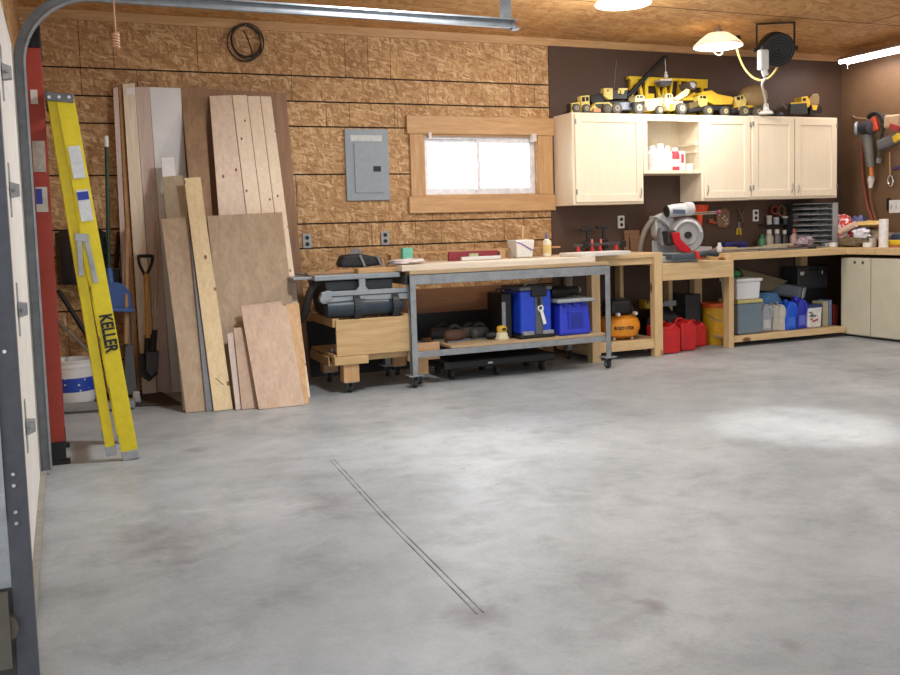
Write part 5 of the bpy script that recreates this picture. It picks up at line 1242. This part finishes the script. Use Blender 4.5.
t.part('body', MB().lathe([(.026,0),(.028,.01),(.028,.06),(.014,.08)], (5.72,7.0,H2+.001)), paint((206,206,206),.2), smooth=True)
t.part('cap', MB().cyl((5.72,7.0,H2+.08),(5.72,7.0,H2+.1),.016), WHITE)
# ================================================================== CLAMP AND ITEMS ON FIRST BENCH
b_ = P(580,246,7.1); e_ = P(624,244,7.1); zc = H1+.085
cl = T('bar_clamp','black bar clamp with red feet lying on bench behind white board','clamp',(b_.x,7.1,H1))
cl.part('bar', MB().bar((P(573,247,7.1).x,7.1,zc),(e_.x,7.1,zc+.01),.022,.012,(0,0,1)), paint((90,90,94),.35,.5))
for px in (586,623): x=P(px,245,7.1).x; cl.part('head', MB().cbox((x,7.1,zc),.06,.03,.06), BLACK, bevel=.008)
for px in (578,592,600,616): 
    x=P(px,250,7.1).x; cl.part('red_foot', MB().cyl((x,7.09,H1),(x,7.09,H1+.045),.016,n=12).cbox((x,7.1,H1+.055),.02,.02,.04), paint((204,60,60),.4))
for px in (592,601): x=P(px,243,7.1).x; cl.part('tip', MB().cyl((x,7.1,zc+.01),(x,7.1,zc+.05),.01), paint((220,120,110),.4))
for i,(px,py,h_) in enumerate(((588,238,.15),(604,235,.17))):
    p = P(px,py,7.35); t = T('clamp_handle',('black quick-grip clamp standing left behind the bar clamp','black quick-grip clamp standing right behind the bar clamp')[i],'clamp',(p.x,7.35,H1),'black clamps at the back of the bench')
    t.part('post', MB().box(p.x-.016,p.x+.016,7.34,7.36,H1,H1+h_+.08), BLK2, bevel=.003)
    t.part('jaw', MB().cbox((p.x-.02,7.35,H1+h_+.07),.12,.03,.03), BLK2, bevel=.006)
    t.part('grip', MB().cbox((p.x,7.34,H1+h_*.5),.06,.04,.09), BLACK, bevel=.012)
oc = P(623,222,BW-.02)
one('appliance_wire', MB().tube(bez(oc+V((.03,0,-.02)),oc+V((.06,-.02,-.1)),oc+V((.05,-.03,-.2)),V((oc.x+.06,7.44,PZ+.01)),12),.006,6), BLACK, 'thin cord running down from the white outlet behind bench', 'wire', (oc.x,7.46,H1))
one('plywood_back_scrap', MB().box(P(625,240,7.45).x,P(640,240,7.45).x,7.455,7.475,PZ+.001,H1+.2), wood((140,104,76),(118,84,60),'X',.5,.65), 'brown board standing on bench against pegboard', 'board', (P(632,240,7.45).x,7.46,PZ+.001), bevel=.003)
# ================================================================== CLUTTER ON CORNER BENCH
Bz = H2+.001
def strip(lab, a, b, ya, yb, z, w_, th, mat, name='wood_strip'):
    p,q_ = P(a,245,ya),P(b,245,yb); p.z=q_.z=z+th/2
    return one(name, MB().bar(p,q_,w_,th,(0,1,0)), mat, lab, 'strip', (p.x,p.y,z), 'strips on the corner bench', bevel=.0015)
GW = wood((158,146,132),(132,120,106),'X',1,.6)
strip('weathered grey strip lying nearest the bench edge beside mitre saw',716,776,6.97,7.05,Bz,.05,.015,GW)
strip('long grey-brown strip crossing middle of the corner bench clutter',722,792,7.1,7.12,Bz,.05,.02,wood((136,120,104),(112,98,84),'X',1,.6))
strip('dark metal bar lying along the corner bench near the front',758,806,7.0,7.02,Bz,.05,.016,STEEL,'metal_bar')
strip('black straight bar lying rightmost among the bench strips',780,815,7.06,7.04,Bz,.04,.02,BLK2,'metal_bar')
strip('pale thin strip resting raised on the bench clutter',768,800,7.22,7.2,Bz,.03,.055,wood((206,190,160),(180,164,136),'X',1,.6))
strip('pale thin strip propped diagonally across the bench clutter',775,812,7.28,7.15,Bz,.03,.04,wood((206,190,160),(180,164,136),'X',1,.6))
strip('brown scrap strip lying behind the grey strips on bench',735,765,7.2,7.24,Bz,.06,.02,wood((150,120,92),(124,98,74),'X',1,.6))
GW2 = wood((176,166,150),(150,140,124),'X',1,.6)
strip('grey weathered board stacked on the nearest strips right of mitre saw',722,764,7.0,7.08,Bz+.021,.07,.02,GW2)
strip('pale grey slat lying on the clutter under the white outlet',735,786,7.05,7.03,Bz+.022,.04,.016,wood((196,184,164),(170,158,138),'X',1,.6))
strip('light tan slat topmost on the clutter left of the parts rack',764,799,7.12,7.18,Bz+.03,.035,.018,wood((210,194,164),(186,168,140),'X',1,.6))
strip('dark grey slat across the clutter before the parts rack',776,818,7.16,7.1,Bz+.025,.05,.014,wood((96,90,84),(74,68,62),'X',1,.6))
strip('short brown slat crossing the clutter before the parts rack',790,816,7.05,7.2,Bz+.022,.04,.016,wood((150,122,94),(126,100,76),'X',1,.6))
p = P(727,243,7.15)
one('yellow_manual', MB().cbox((p.x,7.17,Bz+.0225),.19,.12,.045,rz=.1), paint((206,186,90),.6), 'yellow booklet lying on bench right of the mitre saw', 'booklet', (p.x,7.17,Bz), bevel=.003)
p = P(733,238,7.36)
t = T('blue_tool_case','dark blue tool case lying on bench under the pegboard tools','tool case',(p.x,7.38,Bz))
t.part('case', MB().box(p.x-.14,p.x+.14,7.3,7.44,Bz,Bz+.09), paint((34,40,104),.45), bevel=.015)
t.part('handle', MB().tube(bez((p.x-.05,7.3,Bz+.06),(p.x-.04,7.27,Bz+.06),(p.x+.04,7.27,Bz+.06),(p.x+.05,7.3,Bz+.06),6),.008,6), BLACK)
one('pinkish_rag', MB().lump((P(716,245,7.1).x,7.14,Bz+.02),.09,.07,.02,.3,seed=5), paint((160,120,120),.8), 'pinkish shop rag lying right behind the mitre saw', 'rag', (P(716,245,7.1).x,7.14,Bz), smooth=True)
jars = [(762,231,.04,.15,(60,110,80),'green-lidded'),(769,229,.045,.2,(158,150,130),'pale tan'),(777,226,.04,.2,(90,90,94),'dark grey'),(784.5,228,.035,.19,(44,42,42),'black'),(794,228,.045,.2,(200,170,160),'orange-capped')]
for i,(px,py,r_,h_,c,nm) in enumerate(jars):
    p = P(px,py,7.37); t = T('squeeze_bottle', nm+' bottle standing at the back of corner bench', 'bottle', (p.x,7.37,Bz), 'bottles at the back of the corner bench')
    t.part('body', MB().lathe([(r_,0),(r_,h_*.6),(r_*.5,h_*.8)], (p.x,7.37,Bz)), paint(c,.4), smooth=True)
    t.part('cap', MB().cyl((p.x,7.37,Bz+h_*.78),(p.x,7.37,Bz+h_),r_*.55), paint((210,206,200) if i in (1,2,3) else ((40,120,70) if i==0 else (220,96,50)),.4), smooth=True)
one('pegboard_shelf', MB().box(P(762,224,7.44).x,P(800,224,7.44).x,7.41,7.495,1.13,1.142), BLK2, 'narrow black shelf on pegboard above the bottles', 'shelf', (P(780,224,7.44).x,7.45,1.13))
for i,(px,r_,h_,c,l) in enumerate(((769,.028,.09,(196,190,176),'small cream jar on narrow black pegboard shelf'),(776,.03,.07,(170,176,186),'small silver jar on narrow black pegboard shelf'),(785,.034,.08,(40,40,44),'small black jar on narrow black pegboard shelf'),(795,.03,.075,(186,120,96),'small reddish jar on narrow black pegboard shelf'))):
    p = P(px,224,7.45); t = T('small_jar', l, 'jar', (p.x,7.45,1.143), 'small jars on the pegboard shelf')
    t.part('body', MB().cyl((p.x,7.45,1.143),(p.x,7.45,1.143+h_*.75),r_), paint(c,.4), smooth=True)
    t.part('lid', MB().cyl((p.x,7.45,1.143+h_*.75),(p.x,7.45,1.143+h_),r_*1.04), paint((200,198,192),.4))
p = P(781,211,7.46)
t = T('tape_roll','brown roll of tape hanging on pegboard under the cabinets','tape roll',(p.x,7.46,p.z-.06))
t.part('roll', MB().lathe([(.04,-.02),(.062,-.02),(.062,.02),(.04,.02),(.04,-.02)], (p.x,7.465,p.z), (0,1,0), 28, closed=False), paint((120,84,58),.4), smooth=True)
t.part('hook', MB().tube([(p.x,7.498,p.z+.045),(p.x,7.43,p.z+.043),(p.x,7.425,p.z+.055)],.004,6), STEEL)
one('red_tape_roll', MB().lathe([(.03,-.02),(.05,-.02),(.05,.02),(.03,.02),(.03,-.02)], (P(776,210,7.46).x-.03,7.46,P(776,210,7.46).z), (0,1,0), 24, closed=False), paint((112,48,40),.4), 'dark red tape roll hanging left of the brown roll', 'tape roll', (P(776,210,7.46).x,7.46,P(776,210,7.46).z), smooth=True)
# pegboard tools right of mitre saw
p = P(699,210,7.42)
t = T('orange_funnel','bright orange funnel hanging on pegboard behind the mitre saw','funnel',(p.x,7.43,p.z-.2))
t.part('bowl', MB().lathe([(.022,-.14),(.03,-.02),(.065,.0),(.085,.05),(.08,.07),(.075,.07)], (p.x,7.41,p.z-.02)), paint((232,76,36),.4), smooth=True)
t.part('spout', MB().lathe([(.016,-.3),(.022,-.14)], (p.x,7.41,p.z-.02)), paint((220,60,40),.4), smooth=True)
p = P(724,217,7.48)
t = T('hardware_bag','clear bag of small screws hanging on pegboard beside funnel','bag',(p.x,7.47,p.z-.12))
t.part('bag', MB().prof([(719,209),(726,207),(730,212),(730,223),(727,228),(718,227),(717,214)],7.472,.025), paint((140,110,88),.3,0,.2,60), bevel=.008)
mm = MB()
rnd = random.Random(2)
for k in range(9): c = P(719+rnd.random()*9,214+rnd.random()*10,7.463); mm.cyl(c,c+V((0,.006,0)),.009,n=8)
t.part('screws', mm, paint((214,196,180),.4))
t = T('scissors','brown-handled shears hanging on pegboard left of outlet','scissors',P(742,222,7.48))
t.part('blade', MB().bar(P(738,209,7.48),P(744,223,7.48),.018,.006,(1,0,0)).bar(P(744,209,7.485),P(739,220,7.485),.018,.006,(1,0,0)), paint((110,92,78),.4,.3))
t.part('grip', MB().tube([P(743,222,7.48)+V((.02*math.cos(a),0,.03*math.sin(a)-.02)) for a in [2*PI*i/12 for i in range(12)]],.006,6,True), paint((120,80,56),.5))
p = P(739,231,7.47)
t = T('yellow_pliers','yellow handled pliers hanging on pegboard above blue tool case','pliers',(p.x,7.47,p.z-.06))
t.part('handle', MB().bar(P(737.5,228,7.487),P(737,235,7.487),.022,.016).bar(P(740,228,7.487),P(740.5,235,7.487),.022,.016), paint((206,170,40),.5), bevel=.004)
t.part('jaws', MB().bar(P(739,222,7.488),P(739,229,7.488),.03,.014), STEEL, bevel=.004)
one('orange_clip', MB().cbox(P(710.5,221,7.476),.05,.03,.04).cbox(P(714,223,7.482),.05,.03,.025), paint((180,90,56),.5), 'small orange-brown clip on pegboard left of hardware bag', 'clip', tuple(P(711,222,7.47)), bevel=.006)
# parts organiser
ox0,ox1 = P(800,220,7.25).x, P(837.5,215,7.2).x
oy0,oy1 = 7.2,7.46
t = T('parts_organizer','grey metal parts organiser rack in corner under the wall cabinets','parts rack',((ox0+ox1)/2,7.33,Bz))
OG = paint((176,178,182),.45,.2,.04)
oh = .455
t.part('side_panel', MB().box(ox1-.012,ox1,oy0,oy1,Bz,Bz+oh), OG)
t.part('side_panel', MB().box(ox0,ox0+.008,oy0+.16,oy1,Bz,Bz+oh), BLK2)
t.part('back_panel', MB().box(ox0+.012,ox1-.012,oy1-.01,oy1,Bz,Bz+oh), paint((80,80,82),.5))
t.part('front_stile', MB().box(ox1-.07,ox1,oy0-.008,oy0,Bz,Bz+oh), OG)
for k in range(9):
    z=Bz+.004+k*(oh-.012)/8
    t.part('shelf', MB().box(ox0+.012,ox1-.07,oy0,oy1-.01,z,z+.006), OG)
    if k<8:
        dm = MB()
        for j_ in range(3): xx=ox0+.03+j_*.12; dm.box(xx,xx+.1,oy0+.04,oy1-.03,z+.006,z+.024)
        t.part('drawer', dm, paint((112,114,112),.5))
one('plastic_bags', MB().lump((P(806,232,7.1).x,7.12,Bz+.06),.12,.07,.06,.35,seed=12), paint((150,132,144),.3), 'crumpled clear purple plastic bags before the parts rack', 'plastic bag', (P(806,232,7.1).x,7.12,Bz), smooth=True)
# right wing clutter (X about 7.3 - 7.7)
def R(px,py,X): return at(px,py,X=X)
t = T('red_print_bag','red and white printed plastic bag on right bench wing','bag',(7.55,7.1,Bz))
def checkmat():
    m_ = NT('red_white_print'); mp = m_.coords((26,26,26)); vo = m_.n('ShaderNodeTexVoronoi'); m_.l(mp,0,vo,'Vector'); vo.inputs['Scale'].default_value=1
    rp = m_.ramp(vo,'Distance',[(.52,srgb(206,44,52)),(.6,srgb(232,218,214))]); m_.l(rp,0,m_.b,'Base Color'); m_.set(Roughness=.4); return m_.m
pc_ = R(840,222,7.5)
t.part('bag', MB().lump((7.52,pc_.y,Bz+.16),.15,.18,.165,.22,18,11,seed=8), checkmat(), smooth=True)
pc_ = R(858,220,7.62)
one('blue_print_bag', MB().lump((7.63,pc_.y,Bz+.15),.1,.15,.16,.3,seed=14), paint((110,112,160),.4,0,.4,30), 'blue and white crumpled bag behind the yellow paper', 'bag', (7.64,pc_.y,Bz), smooth=True)
a = [R(852,215,7.45),R(866,220,7.45),R(866,223,7.45),R(852,218.5,7.45)]
pc_ = R(862,221,7.42)
one('yellow_paper', MB().lump(R(866,224,7.5),.08,.22,.035,.3,seed=31), paint((222,190,120),.5), 'yellow paper sack lying on top of bags on right bench', 'paper sack', tuple(R(866,222,7.5)), smooth=True)
pc0,pc1 = R(840,232,7.34),R(856,224,7.38)
t = T('paper_roll','pale rolled sheet lying slanted on the bag pile','paper roll',tuple(pc0))
t.part('roll', MB().cyl(pc0,pc1,.033), paint((226,196,176),.5), smooth=True)
t.part('end', MB().cyl(pc0+(pc0-pc1).normalized()*.002,pc0,.02), paint((180,150,130),.6))
pc_ = R(861,229,7.36)
one('white_paper_wad', MB().lump((7.37,pc_.y,Bz+.12),.06,.1,.065,.45,18,11,seed=21), paint((228,228,236),.5), 'crumpled white paper on the olive bag', 'paper', (7.37,pc_.y,Bz+.055), smooth=True)
pc_ = R(848,240,7.33)
one('olive_bag', MB().lump((7.36,pc_.y-.05,Bz+.05),.09,.2,.055,.3,seed=17), paint((120,104,78),.7,0,.2,30), 'olive brown cloth bag slumped at the bench edge', 'bag', (7.36,pc_.y-.05,Bz), smooth=True)
pc_ = R(876,232,7.5)
one('grey_bag', MB().lump((7.52,pc_.y,Bz+.085),.12,.17,.085,.25,seed=19), paint((150,134,114),.7,0,.15,30), 'tan crumpled bag behind the paper towel roll', 'bag', (7.52,pc_.y,Bz), smooth=True)
pc_ = R(895,230,7.6)
one('dark_grey_bag', MB().lump((7.6,pc_.y,Bz+.07),.1,.1,.07,.25,seed=23), paint((110,100,96),.7), 'dark crumpled bag right of the paper towel roll', 'bag', (7.6,pc_.y,Bz), smooth=True)
pc_ = R(883.5,245,7.32)
t = T('paper_towel_roll','tall white paper towel roll standing on right bench wing','paper towels',(7.32,pc_.y,Bz))
t.part('roll', MB().lathe([(.012,.0),(.042,0),(.043,.005),(.043,.27),(.042,.275),(.02,.275),(.018,.26),(.012,.26)], (7.32,pc_.y,Bz)), paint((240,238,236),.8), smooth=True)
t.part('core', MB().cyl((7.32,pc_.y,Bz+.262),(7.32,pc_.y,Bz+.277),.018), paint((180,150,120),.8))
for i,(px,l) in enumerate(((825,'white round lid leftmost at the bench corner'),(833,'white round lid second at the bench corner'),(867,'white round lid beside the paper towel roll'))):
    pc_ = R(px,245,7.3); 
    one('white_lid', MB().lathe([(.042,0),(.046,.005),(.046,.04),(.04,.046),(.01,.046)], (7.31,pc_.y,Bz), closed=True), WHITE, l, 'tin', (7.31,pc_.y,Bz), 'white lids', smooth=True)  # loose round lids lying on the bench
pc_ = R(894,240,7.4)
t = T('yellow_tape_measure','yellow tool lying at the right edge of the bench','tool',(7.4,pc_.y,Bz))
t.part('body', MB().cbox((7.42,pc_.y,Bz+.045),.09,.2,.05,rz=.15), paint((230,196,40),.45), bevel=.012)
t.part('base', MB().cbox((7.42,pc_.y,Bz+.01),.11,.22,.018,rz=.15), paint((180,110,80),.5), bevel=.004)
pc_ = R(897,236,7.58)
one('blue_box', MB().cbox((7.5,R(899,236,7.5).y,Bz+.06),.08,.12,.12), paint((52,70,120),.5), 'dark blue box at right bench behind the yellow tool', 'box', (7.5,R(899,236,7.5).y,Bz), bevel=.006)
pc_ = R(876,243,7.32)
one('clear_cup', MB().lathe([(.03,0),(.04,.09),(.037,.09),(.027,.005)], (7.36,R(873,243,7.36).y,Bz), closed=False), paint((200,190,184),.2), 'clear plastic cup left of the paper towel roll', 'cup', (7.36,R(873,243,7.36).y,Bz), smooth=True)
# ================================================================== RIGHT WALL THINGS
WX = RW
sw_ = R(894.5,206.5,WX-.01)
t = T('light_switch','white light switch plate on brown right wall','light switch',(WX-.01,sw_.y,sw_.z-.08))
t.part('plate', MB().box(WX-.014,WX-.002,sw_.y-.065,sw_.y+.065,sw_.z-.065,sw_.z+.065), WHITE, bevel=.004)
for dy in (-.03,.03): t.part('toggle', MB().box(WX-.024,WX-.013,sw_.y+dy-.008,sw_.y+dy+.008,sw_.z-.02,sw_.z+.02), paint((190,200,214),.4), bevel=.002)
t.part('box_frame', MB().box(WX-.006,WX-.001,sw_.y+.05,sw_.y+.1,sw_.z-.04,sw_.z+.085), BLACK)
# blower / grinder bundle hanging from hook
XB = 7.62
t = T('leaf_blower','grey and black leaf blower hanging nozzle down on right wall','leaf blower',R(866,160,XB))
t.part('nozzle', MB().cyl(R(867,135,XB),R(870.5,167,XB),.062,.035), paint((110,108,102),.5), smooth=True)
hd = t.part('housing', MB().lathe([(.03,-.09),(.065,-.08),(.075,0),(.07,.07),(.03,.09)], R(868,128,XB), (.3,1,.1), 20), paint((58,60,66),.4), smooth=True)
t.part('intake', MB().lathe([(.07,.0),(.075,.02),(.06,.03),(.02,.032)], R(865,128,XB)+V((-.02,.07,0)), (-.5,.8,0), 20), paint((150,156,166),.35), hd, smooth=True)
t.part('red_trim', MB().bar(R(874,118,XB),R(877,131,XB),.06,.06,(0,1,0)), paint((196,72,50),.4), hd, bevel=.012)
t.part('handle', MB().tube(bez(R(868,118,XB),R(872,111,XB),R(882,112,XB),R(883,122,XB),10),.022,8), BLACK, smooth=True)
t.part('orange_tip', MB().cyl(R(871,167,XB),R(871.5,176,XB),.02), paint((216,120,50),.5))
plg = T('cord_plug','white cord plug hanging below the leaf blower','plug',R(871,184,7.66))
plg.part('plug', MB().tube([R(871.3,175,7.67),R(871,179,7.67),R(870.5,188,7.67)],[.022,.036,.018],10), paint((226,214,208),.4), smooth=True)
plg.part('cord', MB().tube(bez(R(870.5,188,7.68),R(868,200,7.69),R(874,214,7.68),R(879,232,7.6),12),.007,6), paint((150,84,66),.5))
one('brown_red_cord', MB().tube([R(861.5,140,7.71)]+bez(R(861.5,142,7.71),R(862,185,7.71),R(866,210,7.7),R(876,228,7.62),16),.011,8), paint((150,70,54),.5), 'red-brown hose hanging down right wall left of leaf blower', 'hose', tuple(R(876,228,7.62)), smooth=True)
one('wall_hook', MB().tube([R(853,116,WX-.002),R(856,118,WX-.05),R(869,119,WX-.08)],.008,6), paint((190,160,130),.4), 'metal hook holding the leaf blower on right wall', 'hook', tuple(R(860,118,WX)))
t = T('green_strap','dark green strap bundle hanging beside the leaf blower','strap',R(880,150,7.66))
t.part('strap', MB().bar(R(886,114,7.66),R(879,142,7.66),.035,.05,(0,1,0)).bar(R(881,138,7.67),R(878,162,7.67),.03,.03,(0,1,0)), paint((84,84,62),.7), bevel=.008)
t.part('buckle', MB().bar(R(879,158,7.665),R(878.5,163,7.665),.035,.03,(0,1,0)), GREY)
t = T('tool_bag','grey pouch with yellow tool hanging at the right edge','tool bag',R(893,135,7.62))
t.part('pouch', MB().bar(R(879,146,7.62),R(899,138,7.62),.11,.1,(0,0,1)), paint((104,104,108),.6), bevel=.03)
t.part('tan_flap', MB().bar(R(886,122,7.6),R(900,121,7.6),.13,.08,(0,0,1)), paint((196,170,140),.6), bevel=.02)
t.part('red_stripe', MB().bar(R(890,126,7.55),R(900,129,7.55),.05,.02,(0,0,1)), paint((170,50,60),.5))
t.part('yellow_tool', MB().bar(R(894,140,7.55),R(900,136,7.55),.07,.04,(0,0,1)), paint((224,186,40),.5), bevel=.01)
t = T('key_carabiner','silver carabiner on a cord hanging below the grey pouch','carabiner',R(890,180,7.7))
t.part('cord', MB().tube([R(889.5,152,7.7),R(890,175,7.71)],.007,6), paint((190,150,100),.7))
kc = R(890.5,181,7.71)
t.part('ring', MB().tube([kc+V((0,.03*math.cos(a),.055*math.sin(a))) for a in [2*PI*i/18 for i in range(18)]],.008,6,True), CHROME, smooth=True)
t = T('purple_scissors','purple handled tool hanging at right edge above light switch','tool',R(896,169,7.733))
t.part('handle', MB().bar(R(893,169,7.733),R(900,167,7.733),.03,.03,(0,0,1)), paint((70,60,110),.5), bevel=.008)
# ================================================================== LIGHT AND CAMERA
W = bpy.data.worlds.new('daylight'); SC.world = W; W.use_nodes = True
bg = W.node_tree.nodes['Background']; bg.inputs[0].default_value = (.9,.95,1,1); bg.inputs[1].default_value = 1.5
def area(name, loc, rot, sx, sy, e, col, shape='RECTANGLE'):
    l = bpy.data.lights.new(name,'AREA'); l.shape = shape; l.size = sx; l.size_y = sy; l.energy = e; l.color = col
    o = bpy.data.objects.new(name, l); COL.objects.link(o); o.location = loc; o.rotation_euler = rot; return o
area('window_daylight', (3.5,7.7,1.75), (math.radians(-90),0,0), 1.1, .55, 30, (.92,.96,1))      # daylight entering the window
for i,(x,y,e) in enumerate(((1.8,4.7,66),(4.4,2.6,20),(6.4,4.2,24))):  # added overhead fill for near floor and lumber, no such lamps seen
    area('fill_light_%d' % i, (x,y,2.7), (0,0,0), .4, .4, e, (.96,.98,1), 'DISK')
sp = bpy.data.lights.new('floor_patch_spot','SPOT'); sp.energy = 260; sp.spot_size = math.radians(25); sp.spot_blend = .55; sp.shadow_soft_size = .1; sp.color = (1,.98,.95)  # added spotlight that makes the bright floor patch, source unseen
so = bpy.data.objects.new('floor_spot', sp); COL.objects.link(so); so.location = (3.9,4.05,2.8)
cam = bpy.data.cameras.new('camera'); co = bpy.data.objects.new('camera', cam); COL.objects.link(co)
mw = CW.to_4x4(); mw.translation = CAM; co.matrix_world = mw
cam.sensor_width = 36; cam.lens = FPX/900*36; cam.shift_y = -(337.5-CY)/900; cam.clip_start = .05
SC.camera = co
SC.view_settings.view_transform = 'Standard'; SC.view_settings.look = 'None'; SC.view_settings.gamma = 1; SC.view_settings.use_curve_mapping = False
SC.view_settings.exposure = 0.0
